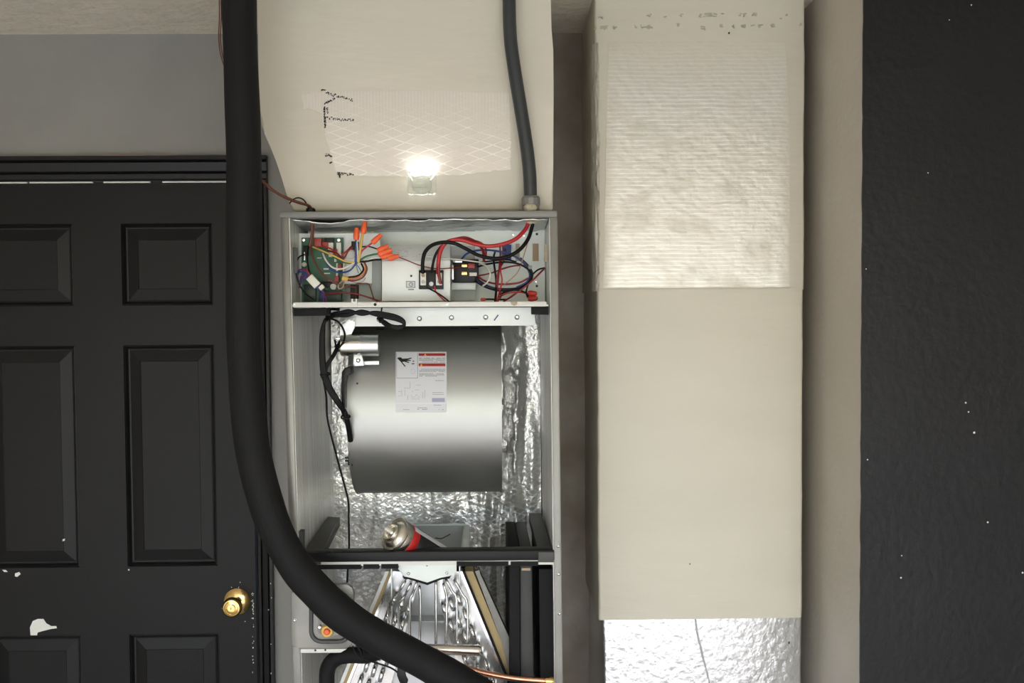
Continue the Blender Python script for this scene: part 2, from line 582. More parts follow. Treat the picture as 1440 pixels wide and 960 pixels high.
# knob: rose, neck, knob, keyhole
kc = P(334, 845, SF)
bm = B()
add_lathe(bm, kc, (0, -1, 0), [(0, .034), (.004, .0335), (.008, .029), (.011, .020), (.013, .013), (.030, .012), (.034, .014),
                               (.040, .021), (.048, .0245), (.056, .0235), (.060, .020), (.0605, .017), (.059, .0155), (.060, .0105), (.062, .009), (.0625, 0)], 40)
kn = obj('door_knob', bm, 'knob_brass', door)
kn['label'] = 'polished brass round door knob with keyhole'
bm = B(); add_box(bm, kc.x - .0006, kc.x + .0006, kc.y - .0632, kc.y - .061, kc.z - .003, kc.z + .003)
obj('keyhole', bm, 'ink_black', kn)
# bare patches where paint has come off
for k, out in enumerate(([(43, 893), (42, 882), (46, 873), (53, 870), (61, 870), (65, 876), (72, 880), (79, 880), (80, 883), (72, 884), (60, 887), (53, 889), (52, 893)],
            [(3, 801), (8, 801), (11, 804), (6, 804)], [(21, 806), (27, 804), (29, 807), (24, 811), (21, 810)], [(88, 758), (91, 757), (91, 760), (88, 761)],
            [(180, 800), (182, 800), (182, 802), (180, 802)])):
    bm = B(); add_prism(bm, out, SF - .0004, SF + .001)
    obj('bare_patch', bm, 'primer_and_strip', door)
bm = B()
for i in range(34):
    y = random.choice((random.uniform(832, 870), random.uniform(832, 960)))
    x = 354.5 + (y - 832) * .008 + random.uniform(-1.2, 1.2)
    h = random.uniform(.5, 2.2)
    add_rect(bm, x, y, x + random.uniform(.5, 1.6), y + h, SF - .0004, SF + .001)
for x, y in ((337, 818), (335, 825), (325, 829), (312, 855), (344, 873), (325, 825)):
    add_rect(bm, x, y, x + 1.1, y + 1.1, SF - .0004, SF + .001)
obj('edge_chips', bm, 'primer_and_strip', door)['kind'] = 'stuff'

# ---- casing round the door
CX1 = P(384, 880, YW - .02).x
CW = CX1 - DX1 - .006
HZ0 = DZ + .008
HZ1 = P(160, 219, YW - .02).z
def casing_profile(w):                       # (offset from the door side, projection)
    return [(0, .006), (0, .012), (.004, .016), (w * .26, .017), (w * .32, .012), (w * .38, .017), (w * .72, .021), (w * .78, .016), (w * .84, .022), (w, .022), (w, 0)]
bm = B()
prof = casing_profile(HZ1 - HZ0)
xa, xb = DX0 - .01 - (HZ1 - HZ0), CX1
L0 = [Vector((xa, YW - d, HZ0 + o)) for o, d in prof] + [Vector((xa, YW, HZ0))]
L1 = [Vector((xb if o > .001 else xb, YW - d, HZ0 + o)) for o, d in prof] + [Vector((xb, YW, HZ0))]
add_hexa(bm, L0, L1)
t1 = struct(obj('trim_1', bm, 'trim_paint', smooth=0))
bm = B()
prof = casing_profile(CW)
x0 = DX1 + .006
L0 = [Vector((x0 + o, YW - d * .98, 0)) for o, d in prof] + [Vector((x0, YW, 0))]
L1 = [Vector((x0 + o, YW - d * .98, HZ0)) for o, d in prof] + [Vector((x0, YW, HZ0))]
add_hexa(bm, L0, L1)
t2 = struct(obj('trim_2', bm, 'trim_paint', smooth=0))
bm = B()
x0 = DX0 - .006
L0 = [Vector((x0 - o, YW - d * .98, 0)) for o, d in prof] + [Vector((x0, YW, 0))]
L1 = [Vector((x0 - o, YW - d * .98, HZ0)) for o, d in prof] + [Vector((x0, YW, HZ0))]
add_hexa(bm, L0, L1)
struct(obj('trim_3', bm, 'trim_paint', smooth=0))
for x0_, x1_ in ((-6, 37), (41, 129), (145, 210), (228, 335)):  # thin pale strips in the gap above the door, same colour as the chips
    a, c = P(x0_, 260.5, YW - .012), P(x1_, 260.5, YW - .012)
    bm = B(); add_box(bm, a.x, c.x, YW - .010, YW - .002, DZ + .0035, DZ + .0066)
    obj('pale_strip', bm, 'primer_and_strip', t1)
for x0_, x1_ in ((145, 205), (212, 248), (252, 253.5)):
    a, c = P(x0_, 219, YW - .02), P(x1_, 219, YW - .02)
    bm = B(); add_box(bm, a.x, c.x, YW - .020, YW - .012, HZ1 - .001, HZ1 + .0015)
    obj('caulk_line', bm, 'wire_tan', t1)
bm = B()
for y in (857, 820, 840, 946, 905, 700, 735):
    x = P(381.5 + random.uniform(-4, 1), y, YW - .02)
    add_box(bm, x.x - .001, x.x + .001, YW - .0228, YW - .015, x.z - .0012, x.z + .0015)
obj('paint_chips', bm, 'primer_and_strip', t2)['kind'] = 'stuff'
# ------------------------------------------------------------------ air handler
xl = lambda y: 394 + (y - 300) * .0277
xr = lambda y: 784 + (y - 300) * .0114
il = lambda y: xl(y) + 12.2
ir = lambda y: xr(y) - 11.5
YB = 0.54
ZB = 0.48
# pixel row at which the plane Y=0 reaches ZB
yb = 300.0
while P(590, yb, 0).z > ZB: yb += 1.0
ah = thing('air_handler', 'open grey sheet-metal air handler cabinet with foil-lined inside, beside the dark door', 'air handler', (P(590, 600, 0).x, .27, 0))
def slab(xa, xb, y0, y1, Y0, Y1, bev=.0015):
    """solid between two pixel-row dependent edges"""
    f = [P(xa(y1), y1, Y0), P(xb(y1), y1, Y0), P(xb(y0), y0, Y0), P(xa(y0), y0, Y0)]
    k = [Vector((p.x, Y1, p.z)) for p in f]
    return add_hexa(B(), f, k, bev)
obj('side_panel', slab(xl, lambda y: il(y) - .8, 305, yb, 0, YB), 'flange_metal', ah)
obj('side_panel', slab(lambda y: ir(y) + .8, xr, 305, yb, 0, YB), 'flange_metal', ah)
bm = B(); add_prism(bm, [(392.5, 306), (783.5, 305), (783.5, 296), (392.5, 297.5)], -.006, YB, .0022)
obj('top_panel', bm, 'cabinet_grey', ah)
bm = B(); a, c = P(xl(600), 600, 0), P(xr(600), 600, 0)
add_box(bm, a.x, c.x, YB, YB + .004, ZB, P(590, 300, 0).z)
obj('back_panel', bm, 'cabinet_grey', ah)
bm = B(); add_box(bm, a.x - .006, c.x + .006, 0.0, YB, 0, ZB - .002, .004)
obj('plenum_base', bm, 'cabinet_grey', ah)
# shiny inner skins
def skin(edge, sgn, y0, y1, Y0, Y1, th=.0012):
    f = [P(edge(y1), y1, 0), P(edge(y0), y0, 0)]
    q = [Vector((p.x, Y0, p.z)) for p in f] + [Vector((p.x, Y1, p.z)) for p in reversed(f)]
    k = [p + Vector((sgn * th, 0, 0)) for p in q]
    return add_hexa(B(), q, k)
obj('inner_skin', skin(il, -1, 306, yb, .004, .44), 'brushed', ah)
obj('inner_skin', skin(ir, 1, 306, yb, .004, .44), 'brushed', ah)
# crumpled foil lining at the back
LY = .432
la, lb = P(il(600), 600, 0).x + .001, P(ir(600), 600, 0).x - .001
lz1 = P(600, 436, .16).z
def liner(s, t):
    x = la + (lb - la) * s
    z = ZB + .02 + (lz1 - ZB - .02) * t
    p = Vector((x, 0, z))
    v = noise.noise(p * 9) * .004 + abs(noise.noise(Vector((x * 30, 1.3, z * 7)))) * .004 + noise.noise(p * 60) * .0009
    k = max(0, min(1, (s - .74) / .05)) * max(0, min(1, (.93 - s) / .04))
    up = max(0, min(1, (z - 1.12) / .05))
    v += k * up * abs(noise.noise(Vector((x * 36 + z * 9, 3.0, z * 24 - x * 14)))) * .016
    v += k * (.25 + .75 * up) * (abs(noise.noise(Vector((x * 26, 5.0, z * 2.6)))) * .050 + abs(noise.noise(Vector((x * 50, 2, z * 16)))) * .010)
    v += max(0, min(1, (s - .35) / .2)) * abs(noise.noise(Vector((x * 34, 9.0, z * 3.4)))) * .016
    edge = min(1, min(s, 1 - s) / .03)
    return Vector((x, LY - v * edge, z))
bm = B(); add_sheet(bm, liner, 110, 190, (0, -1, 0), .004)
fl = obj('foil_liner', bm, 'foil_liner', ah, smooth=60)
fl['label'] = 'crumpled silver foil insulation lining'
# compartment behind the cross rail
bm = B(); add_prism(bm, [(433, 431), (766.5, 431), (766.5, 316), (433, 316)], .15, .153)
f_ = obj('control_panel', bm, 'panel_light', ah)
bm = B(); add_hexa(bm, [P(411, 431, .002), P(771, 430, .002), P(771, 428, .002), P(411, 429, .002)],
                   [P(433, 431, .153), P(766, 430.5, .153), P(766, 428.5, .153), P(433, 429, .153)])
obj('control_shelf', bm, 'panel_light', ah)
# torn foil-faced insulation under the top
def topins(s, t):
    a = P(409, 307, .004); c = P(771, 306.5, .004)
    x = a.x + (c.x - a.x) * s
    y = .018 + .130 * t
    z = a.z - .003 - .010 * t - .004 * abs(noise.noise(Vector((x * 30, y * 40, 2)))) - .002 * noise.noise(Vector((x * 90, y * 90, 0)))
    z -= .010 * max(0, noise.noise(Vector((x * 11, 7, 0)))) * (1 - t)
    return Vector((x, y, z))
bm = B(); add_sheet(bm, topins, 90, 24, (0, 0, -1), .0015)
obj('top_insulation', bm, 'foil_crumple', ah, smooth=60)
bm = B(); add_prism(bm, [(526, 326), (668, 325), (668, 317), (526, 318)], .145, .15); 
obj('stiffener', bm, 'panel_grey', ah)
# cross rail lip
bm = B()
add_prism(bm, [(412.5, 432.5), (768.5, 430.8), (768.5, 423.8), (412.5, 425)], -.001, .010, .001)
cr = obj('cross_rail', bm, 'lip_white', ah)
bm = B(); add_prism(bm, [(494, 431), (502, 431), (502, 420), (500, 420), (500, 424), (496.5, 424), (496.5, 420), (494, 420)], -.003, 0)
obj('tab', bm, 'lip_white', cr)
for x, y in ((527.5, 428), (628.5, 427.5), (413.5, 427.5)):
    bm = B(); add_lathe(bm, P(x, y, -.001), (0, -1, 0), [(0, 2.2 * PX), (.001, 1.9 * PX), (.0013, .8 * PX), (.0006, 0)], 10)
    obj('rivet', bm, 'galvanised' if x != 527.5 else 'ink_black', cr)
bm = B(); add_prism(bm, [(718, 424), (728, 424), (727, 428), (723, 430), (719, 428)], -.0016, 0)
obj('notch', bm, 'putty', cr)
for a_ in ([(413, 444.5), (460, 443.5), (460, 433), (413, 434)], [(748, 442), (771.5, 442.5), (771.5, 430.8), (748, 431.5)]):
    bm = B(); add_prism(bm, a_, .004, .05, .001)
    obj('gasket_block', bm, 'foam_black', ah)
# middle rail with gasket
bm = B(); add_prism(bm, [(424, 790.5), (779.5, 787.5), (779.5, 773.8), (424, 777.5)], -.001, .035, .0012)
mr = obj('middle_rail', bm, 'rail_black', ah)
bm = B(); add_prism(bm, [(440, 796), (779, 793.5), (779, 787), (440, 789.5)], .003, .03)
obj('rail_flange', bm, 'lip_white', mr)
for x0, x1, y0 in ((440, 507.5, 794), (511, 533, 793.5), (536, 560, 793.2), (642, 715, 789.5), (718, 757, 789.5)):
    bm = B(); add_prism(bm, [(x0, y0 + 6.3), (x1, y0 + 6.0), (x1, y0), (x0, y0 + .2)], 0, .02)
    obj('gasket', bm, 'foam_black', mr)
# side rails that carry the coil
zr = P(440, 779, .0).z
def hplate(q, th):
    f = [Vector(p) for p in q]
    return add_hexa(B(), f, [p - Vector((0, 0, th)) for p in f], .0008)
def onz(px, py, z):
    d = fwd * F + rgt * (px - 720.0) + upv * (480.0 - py)
    return CAM + d * ((z - CAM.z) / d.z)
xs = P(il(740), 740, 0).x
obj('side_rail', hplate([onz(426, 779, zr), onz(451, 779, zr), onz(478, 727, zr), onz(460, 726, zr)], .02), 'side_rail_grey', ah)
obj('side_rail', hplate([onz(757, 776, zr), onz(779, 776, zr), onz(761, 721, zr), onz(744, 721, zr)], .02), 'side_rail_grey', ah)
bm = B(); add_prism(bm, [(420, 775), (426, 775), (426, 747), (420, 747)], .01, .03)
obj('clip', bm, 'rubber_grey', ah)
# black insulation on the right side below the rail
bm = B(); add_hexa(bm, [P(761, 1040, .03), P(779.5, 1040, .03), P(779.5, 800, .03), P(758, 800, .03)],
                   [P(761, 1040, .03) + Vector((0, .38, 0)), P(779.5, 1040, .03) + Vector((0, .38, 0)), P(779.5, 800, .03) + Vector((0, .38, 0)), P(758, 800, .03) + Vector((0, .38, 0))])
obj('side_insulation', bm, 'foam_black', ah)
# screws on the right flange
sm = None
for x, y in ((785, 767), (785.6, 806.5), (786.6, 862), (414.8, 871.5)):
    Y = 0 if x > 600 else -.014
    c = P(x, y, Y)
    if sm is None:
        bm = B(); add_lathe(bm, c, (0, -1, 0), [(0, .0042), (.0012, .0040), (.002, .0025), (.0012, .0012), (.001, 0)], 12)
        sm = obj('screw', bm, 'alu_tube', ah)
        base = WORLD[sm.name] - c
    else:
        s_ = dup(sm, c + base, ah)
# access plate at the lower left
bm = B(); add_prism(bm, [(409.6, 909), (409.6, 832), (434, 830), (436, 822), (488, 821), (495, 826), (497.5, 834), (497.5, 897), (494, 907), (486, 912), (422, 912), (422, 909)], -.014, -.002, .0012)
ap = obj('access_plate', bm, 'flange_metal', ah)
bm = B(); add_prism(bm, [(422.5, 918), (479, 917.5), (488, 912.3), (422.5, 912.3)], -.011, -.002, .0008)
obj('plate_flange', bm, 'lip_white', ap)
for x, y in ((443.5, 914), (457.5, 913.6)):
    bm = B(); add_lathe(bm, P(x, y, -.0105), (0, -1, 0), [(0, 1.6 * PX), (.0012, 1.3 * PX)], 10)
    obj('rivet', bm, 'ink_black', ap)
bm = B()
ro = rrect(437.5, 834, 491, 902, 15)
q = [P(x, y, -.0155) for x, y in ro]
add_tube(bm, q + [q[0], q[1]], 3.1 * PX, 8, raw=True)
obj('grommet_ring', bm, 'rubber_grey', ap, smooth=60)
bm = B(); add_prism(bm, rrect(446, 844, 483, 893, 9), -.0185, -.012, .001)
obj('raised_face', bm, 'flange_metal', ap)
vc = P(460.8, 885.8, -.0185)
bm = B(); add_lathe(bm, vc, (0, -1, 0), [(0, 9.2 * PX), (.006, 8.8 * PX), (.009, 7.4 * PX), (.009, 4.8 * PX), (.006, 4.6 * PX)], 26)
vf = obj('yellow_collar', bm, 'wire_yellow', ap)
bm = B(); add_lathe(bm, vc, (0, -1, 0), [(.004, 4.7 * PX), (.011, 4.4 * PX), (.0125, 3.2 * PX), (.013, 0)], 20)
obj('red_plug', bm, 'orange_cap', ap)
bm = B(); add_lathe(bm, P(450, 880.5, -.0185), (0, -1, 0), [(0, 4 * PX), (.003, 3.8 * PX), (.0045, 2 * PX), (.0035, 0)], 16)
obj('plate_screw', bm, 'alu_tube', ap)

# ------------------------------------------------------------------ blower
BYc, BR = .285, .183
bzc = P(600, 574, BYc).z
bx0, bx1 = P(494, 590, BYc - .12).x, P(705.5, 590, BYc - .12).x
bl = thing('blower', 'round galvanised blower housing with a white warning sticker hung inside the air handler', 'blower', ((bx0 + bx1) / 2, BYc, bzc - BR))
bm = B()
seg = 72
BK = 1.12                                    # the scroll opens a little towards its outlet at the top
prof = []
for k in range(seg):
    a = 2 * math.pi * k / seg
    prof.append((BYc - BR * math.sin(a), bzc + (BR * BK if math.cos(a) > 0 else BR) * math.cos(a)))
def add_drum(bm, x0, x1, prof):
    vs = []
    for x in (x0, x1):
        vs.append([bm.verts.new((x, y, z)) for y, z in prof])
    n = len(prof)
    for k in range(n):
        bm.faces.new((vs[0][k], vs[0][(k + 1) % n], vs[1][(k + 1) % n], vs[1][k]))
    bm.faces.new(list(reversed(vs[0]))); bm.faces.new(vs[1])
add_drum(bm, bx0 + .004, bx1 - .004, prof)
obj('housing', bm, 'blower_metal', bl)
for x0, x1 in ((bx0, bx0 + .004), (bx1 - .004, bx1)):
    bm = B(); add_drum(bm, x0, x1, [(BYc + (y - BYc) * 1.012, bzc + (z - bzc) * 1.012) for y, z in prof])
    obj('end_plate', bm, 'blower_metal', bl)
def CY(px, py, off=0.0):
    """where the sight line of a pixel meets the drum"""
    d = (fwd * F + rgt * (px - 720.0) + upv * (480.0 - py)).normalized()
    oy, oz = CAM.y - BYc, (CAM.z - bzc) / BK
    r = BR + off
    dz_ = d.z / BK
    A = d.y ** 2 + dz_ ** 2; Bq = 2 * (oy * d.y + oz * dz_); C = oy ** 2 + oz ** 2 - r * r
    t = (-Bq - math.sqrt(max(0, Bq * Bq - 4 * A * C))) / (2 * A)
    return CAM + d * t
def cyl_quad(bm, x0, y0, x1, y1, off, th=.0004, n=10, sh=lambda y: 0):
    add_vs = []
    for o_ in (off, off - th):
        g = [[bm.verts.new(CY(x0 + (x1 - x0) * i + sh(y0 + (y1 - y0) * j / n), y0 + (y1 - y0) * j / n, o_)) for i in (0, 1)] for j in range(n + 1)]
        add_vs.append(g)
    a, b_ = add_vs
    for j in range(n):
        bm.faces.new((a[j][0], a[j][1], a[j + 1][1], a[j + 1][0]))
        bm.faces.new((b_[j][0], b_[j + 1][0], b_[j + 1][1], b_[j][1]))
        bm.faces.new((a[j][0], a[j + 1][0], b_[j + 1][0], b_[j][0]))
        bm.faces.new((a[j][1], b_[j][1], b_[j + 1][1], a[j + 1][1]))
    bm.faces.new((a[0][0], b_[0][0], b_[0][1], a[0][1]))
    bm.faces.new((a[n][0], a[n][1], b_[n][1], b_[n][0]))
bm = B(); cyl_quad(bm, 556.5, 494.5, 628, 579.5, .0008, .0008, 16)
lbl = obj('warning_label', bm, 'label_white', bl)
lbl['label'] = 'white warning sticker with hand pictogram and red bars'
bm = B(); cyl_quad(bm, 556.5, 566.3, 628, 567.6, .0011, .0004, 2)
obj('fold_line', bm, 'label_fold', lbl)
for y0, y1 in ((496.5, 500.2), (510.7, 514.8)):
    bm = B(); cyl_quad(bm, 588.8, y0, 626.2, y1, .0011, .0003, 2)
    obj('red_bar', bm, 'label_red', lbl)
for cx, cy in ((598, 498.4), (592.5, 512.9)):
    bm = B()
    v = [bm.verts.new(CY(cx + dx, cy + dy, .0013)) for dx, dy in ((-1.9, 1.5), (1.9, 1.5), (0, -1.6))]
    k = [bm.verts.new(CY(cx + dx, cy + dy, .0010)) for dx, dy in ((-1.9, 1.5), (1.9, 1.5), (0, -1.6))]
    bm.faces.new(v); bm.faces.new(list(reversed(k)))
    for i in range(3): bm.faces.new((v[i], k[i], k[(i + 1) % 3], v[(i + 1) % 3]))
    obj('warning_triangle', bm, 'label_yellow', lbl)
bm = B()                                     # hand reaching for a spinning wheel
def cyl_poly(bm, pts, off=.0012, th=.0003):
    v = [bm.verts.new(CY(x, y, off)) for x, y in pts]
    k = [bm.verts.new(CY(x, y, off - th)) for x, y in pts]
    bm.faces.new(v); bm.faces.new(list(reversed(k)))
    for i in range(len(v)):
        j = (i + 1) % len(v)
        bm.faces.new((v[i], k[i], k[j], v[j]))
cyl_poly(bm, [(558.5, 503.5), (560, 502.4), (563.5, 502.2), (566, 504.2), (563, 508)])
cyl_poly(bm, [(560.5, 504.8), (566, 504.2), (573, 503.8), (573, 506.5), (571, 508.3), (565, 508.8), (562.5, 507.6)])
cyl_poly(bm, [(562.3, 507), (565.2, 508.4), (570.4, 514.6), (569.2, 515.6)])
cyl_poly(bm, [(572, 504.2), (578.5, 502.6), (579, 503.8), (573, 506)])
cyl_poly(bm, [(572, 506), (577.5, 506), (577.6, 507.4), (572, 507.6)])
cyl_poly(bm, [(570, 507.5), (575.5, 509), (575, 510.2), (569.5, 508.8)])
cyl_poly(bm, [(580, 507.2), (582.6, 506.8), (582.6, 508), (580.2, 508.4)])
cyl_poly(bm, [(578.6, 510.8), (582.8, 510.4), (582.6, 511.8), (578.8, 512)])
obj('hand_pictogram', bm, 'ink_black', lbl)
bm = B()                                     # print: frame, lines of text, wiring diagram strokes
cyl_quad(bm, 557.5, 531, 587.5, 531.6, .0011, .0003, 1)
cyl_quad(bm, 587, 496, 587.6, 531.4, .0011, .0003, 6)
cyl_quad(bm, 557.5, 496, 557.9, 531.4, .0011, .0003, 6)
obj('frame_line', bm, 'ink_grey', lbl)
bm = B()
def textline(x0, x1, y, h=.75, dens=.85):
    x = x0
    while x < x1:
        wd = random.uniform(1.0, 3.6)
        if random.random() < dens: cyl_quad(bm, x, y, min(x1, x + wd), y + h, .0011, .0003, 1)
        x += wd + .5
for y in (503, 504.6, 506.2, 508.6): textline(589.5, 625.8, y)
for y in (518.6, 520.2, 522, 525, 526.6, 528.2): textline(589.5, 625.8 if y < 527 else 615, y)
textline(612, 624, 534.6)
for y in (551.5, 554): textline(608, 624, y, .6)
for y in (572.8, 575): textline(587, 601, y, .9)
for x0, x1 in ((567, 576), (614, 624)): textline(x0, x1, 575.4, .7)
textline(610, 620, 569.2, .6)
obj('text_lines', bm, 'ink_grey', lbl)['kind'] = 'stuff'
bm = B()
for x0, x1, y in ((585, 592, 541), (574, 581, 549.8), (581, 590, 547.6), (568, 576, 545), (578, 592, 555), (578, 592, 557.6), (578, 592, 560.4), (560, 566, 550), (560, 566, 556)):
    textline(x0, x1, y, .7)
for x, y0, y1 in ((576.2, 536.6, 546), (564.5, 548, 555), (573, 555, 562), (569, 548, 556), (594, 551, 560), (597, 548, 559)):
    cyl_quad(bm, x, y0, x + .7, y1, .0011, .0003, 2)
obj('diagram_lines', bm, 'ink_pale', lbl)['kind'] = 'stuff'
bm = B()
cyl_quad(bm, 607.5, 559.5, 625.5, 565, .0011, .0003, 2)
for i in range(8):
    a = i * .78
    cyl_quad(bm, 580 + 3 * math.cos(a), 521.5 + 3.4 * math.sin(a), 581.2 + 3 * math.cos(a), 522.3 + 3.4 * math.sin(a), .0011, .0003, 1)
obj('violet_print', bm, 'ink_violet', lbl)['kind'] = 'stuff'
# plate above the drum
bm = B(); add_prism(bm, [(478, 459), (752, 457.5), (752, 432), (478, 433)], .10, .103)
mp = obj('mount_plate', bm, 'panel_white', bl)
for x, y in ((590, 448), (635, 446.5), (683, 446), (533, 449), (727, 446)):
    c = P(x, y, .10)
    bm = B(); add_lathe(bm, c, (0, -1, 0), [(0, .0052), (.0015, .005), (.003, .003), (.002, 0)], 12)
    obj('plate_screw', bm, 'galvanised', mp)
bm = B(); add_prism(bm, [(694, 450), (695.5, 451), (701.5, 443), (700, 442)], .0993, .1003)
obj('pen_mark', bm, 'wire_blue', mp)
bm = B(); add_prism(bm, [(478, 472), (494, 470), (499, 460), (500, 446), (478, 446)], .095, .098, .0005)
obj('foil_tab', bm, 'foil_crumple', mp)
for x0, x1, y in ((529, 540, 462), (661, 673, 461)):
    bm = B(); cyl_quad(bm, x0, y, x1, y + 1.4, .0006, .0006, 1)
    obj('slot', bm, 'ink_black', bl)
bm = B(); add_lathe(bm, CY(502.5, 539, -.0005), (CY(502.5, 539, .1) - CY(502.5, 539, 0)).normalized(), [(0, .0022), (.0015, .0018)], 10)
obj('screw', bm, 'ink_black', bl)
# motor showing at the left end: shell, cradle, plug
mz = P(490, 560, .16).z
bm = B(); add_lathe(bm, (bx0 + .002, .20, P(490, 562, .16).z), (-1, 0, 0), [(0, .060), (.016, .058), (.022, .05), (.024, .02), (.026, .012), (.026, 0)], 30)
obj('motor', bm, 'motor_shell', bl)
bm = B(); add_prism(bm, [(493, 527), (486, 528), (484.5, 540), (485, 575), (481, 575), (479.5, 540), (481, 522), (485, 517), (493, 516)], .075, .12, .0015)
obj('motor_bracket', bm, 'black_plastic', bl)
bm = B(); add_prism(bm, [(489.5, 637), (495, 637), (496, 655), (489, 654)], .13, .16, .001)
add_prism(bm, [(485, 643), (490, 643), (490, 645), (485, 645)], .135, .15)
add_prism(bm, [(485, 647), (490, 647), (490, 649), (485, 649)], .135, .15)
obj('motor_plug', bm, 'black_plastic', bl)
# run capacitor strapped to the drum
cc = P(479.5, 485.5, .10); ce = P(533.5, 485, .10)
ax = (ce - cc).normalized(); cl = (ce - cc).length; cr_ = 15.2 * 2.005 / F
bm = B(); add_lathe(bm, cc, ax, [(0, cr_ * .9), (.002, cr_), (cl * .52, cr_)], 34)
cap = obj('capacitor', bm, 'can_silver', bl)
bm = B(); add_lathe(bm, cc + ax * (cl * .515), ax, [(0, cr_ * 1.025), (cl * .475, cr_ * 1.025), (cl * .485, cr_ * .9)], 34)
obj('capacitor_sleeve', bm, 'galvanised', cap)
bm = B(); add_prism(bm, [(496, 515), (512, 514), (509, 499), (497, 499)], .092, .12, .001)
add_prism(bm, [(509, 513), (533, 512.5), (533, 507), (509, 507.5)], .103, .11, .0008)
obj('strap', bm, 'galvanised', cap)
bm = B(); add_lathe(bm, P(504, 506.5, .092), (0, -1, 0), [(0, .005), (.003, .0046), (.005, .002), (.005, 0)], 10)
obj('strap_screw', bm, 'alu_tube', cap)
for y in (476, 481, 487, 493):
    bm = B(); add_prism(bm, [(470, y + 1.6), (480, y + 1.6), (480, y - 1.4), (470, y - 1.4)], .096, .104, .0005)
    obj('terminal', bm, 'alu_tube' if y < 482 else 'black_plastic', cap)

# ------------------------------------------------------------------ coil
CYF = .05
co_ = thing('evaporator_coil', 'silver A-shaped cooling coil with bent tubes in the lower bay of the air handler', 'coil', (P(600, 900, .2).x, .22, ZB + .02))
ybt = 1110
bm = B(); add_prism(bm, [(608, 806), (646, 803), (772, ybt), (690, ybt)], CYF, CYF + .002)
obj('tube_sheet', bm, 'tube_sheet', co_)
bm = B(); add_prism(bm, [(556, 803), (592, 806), (510, ybt), (432, ybt)], CYF, CYF + .002)
obj('tube_sheet', bm, 'tube_sheet', co_)
bm = B(); add_prism(bm, [(588, 800), (612, 800), (696, ybt), (504, ybt)], CYF + .018, CYF + .02)
obj('delta_plate', bm, 'slab_metal', co_)
for s, nm, m_, o0, o1, Y0, Y1 in ((1, 'edge_strip', 'alu_tube', 0, 4, CYF - .012, CYF + .01), (1, 'seal_strip', 'foam_black', 4, 7.5, CYF - .006, CYF + .01), (1, 'fin_slab', 'fin_tan', 7.5, 19, CYF, .12),
                              (1, 'slab_frame', 'frame_grey', 19, 32, CYF - .004, .07),
                              (-1, 'edge_strip', 'alu_tube', 0, 4, CYF - .008, CYF + .01), (-1, 'fin_slab', 'fin_tan', 4, 9, CYF, .20), (-1, 'slab_frame', 'lip_white', 9, 14, CYF - .004, .18)):
    if s > 0:
        q = [(646 + o0, 803), (646 + o1, 803), (646 + o1 + .41 * (ybt - 803), ybt), (646 + o0 + .41 * (ybt - 803), ybt)]
        if o1 > 19:                          # top of the frame is cut square
            q = [(646 + o0 + 3, 803), (674, 801), (675, 806), (646 + o1 + .41 * (900 - 803), 900), (646 + o1 + .30 * (ybt - 803), ybt), (646 + o0 + .30 * (ybt - 803), ybt), (646 + o0 + .41 * (900 - 803), 900)]
    else:
        q = [(556 - o1, 803), (556 - o0, 803), (556 - o0 - .41 * (ybt - 803), ybt), (556 - o1 - .41 * (ybt - 803), ybt)]
    bm = B(); add_prism(bm, list(reversed(q)) if False else q, Y0, Y1)
    obj(nm, bm, m_, co_)
# cap with V notch, and the open trough behind it
bm = B(); add_prism(bm, [(560, 800), (568, 810.5), (577, 811.5), (601, 819), (620, 811.5), (632, 810), (642, 804.5), (642, 789), (560, 791)], .018, .022, .0006)
cp = obj('coil_cap', bm, 'panel_light', co_)
bm = B(); add_prism(bm, [(566, 810), (577, 811), (601, 818.5), (620, 811), (634, 809.5), (632, 813.5), (621, 814.5), (601, 822.5), (576, 814.5), (568, 813.5)], .020, .034)
obj('cap_gasket', bm, 'foam_black', cp)
for x, y in ((574.5, 806), (628.5, 805), (600.5, 793.5)):
    bm = B(); add_lathe(bm, P(x, y, .018), (0, -1, 0), [(0, 2.4 * PX), (.0012, 2.2 * PX), (.002, 1 * PX), (.0014, 0)], 12)
    obj('rivet', bm, 'alu_tube', cp)
tz = 1.085
bm = B()
tb = [P(570, 738.5, .33), P(652, 738, .33)]
add_hexa(bm, [tb[0], tb[1], Vector((tb[1].x, .25, tz)), Vector((tb[0].x, .25, tz))],
         [p + Vector((0, .002, 0)) for p in (tb[0], tb[1])] + [Vector((tb[1].x, .252, tz - .002)), Vector((tb[0].x, .252, tz - .002))])
add_box(bm, tb[0].x, tb[1].x, .03, .25, tz - .003, tz)
obj('top_trough', bm, 'panel_grey', co_)
bm = B()
q = [Vector((tb[1].x, .332, tb[1].z)), Vector((tb[1].x, .03, P(640, 792, .03).z)), Vector((tb[1].x, .03, tz)), Vector((tb[1].x, .25, tz))]
add_hexa(bm, q, [p + Vector((.002, 0, 0)) for p in q])
q = [Vector((tb[0].x, .332, tb[0].z)), Vector((tb[0].x, .03, P(640, 792, .03).z)), Vector((tb[0].x, .03, tz)), Vector((tb[0].x, .25, tz))]
add_hexa(bm, q, [p - Vector((.002, 0, 0)) for p in q])
q = [Vector((tb[1].x, .332, tb[1].z)), Vector((tb[1].x + .014, .332, tb[1].z)), Vector((tb[1].x + .020, .03, P(640, 792, .03).z)), Vector((tb[1].x, .03, P(640, 792, .03).z))]
add_hexa(bm, q, [p - Vector((0, 0, .002)) for p in q])
add_box(bm, tb[0].x - .003, tb[1].x + .003, .328, .334, tb[0].z - .001, tb[0].z + .003)
obj('trough_side', bm, 'panel_light', co_)
bm = B(); add_tube(bm, [P(612, 756, .27), P(620, 757, .268), P(626, 754.5, .272), P(633, 751, .28)], .0012, 6)
obj('ink_scratch', bm, 'ink_black', co_)
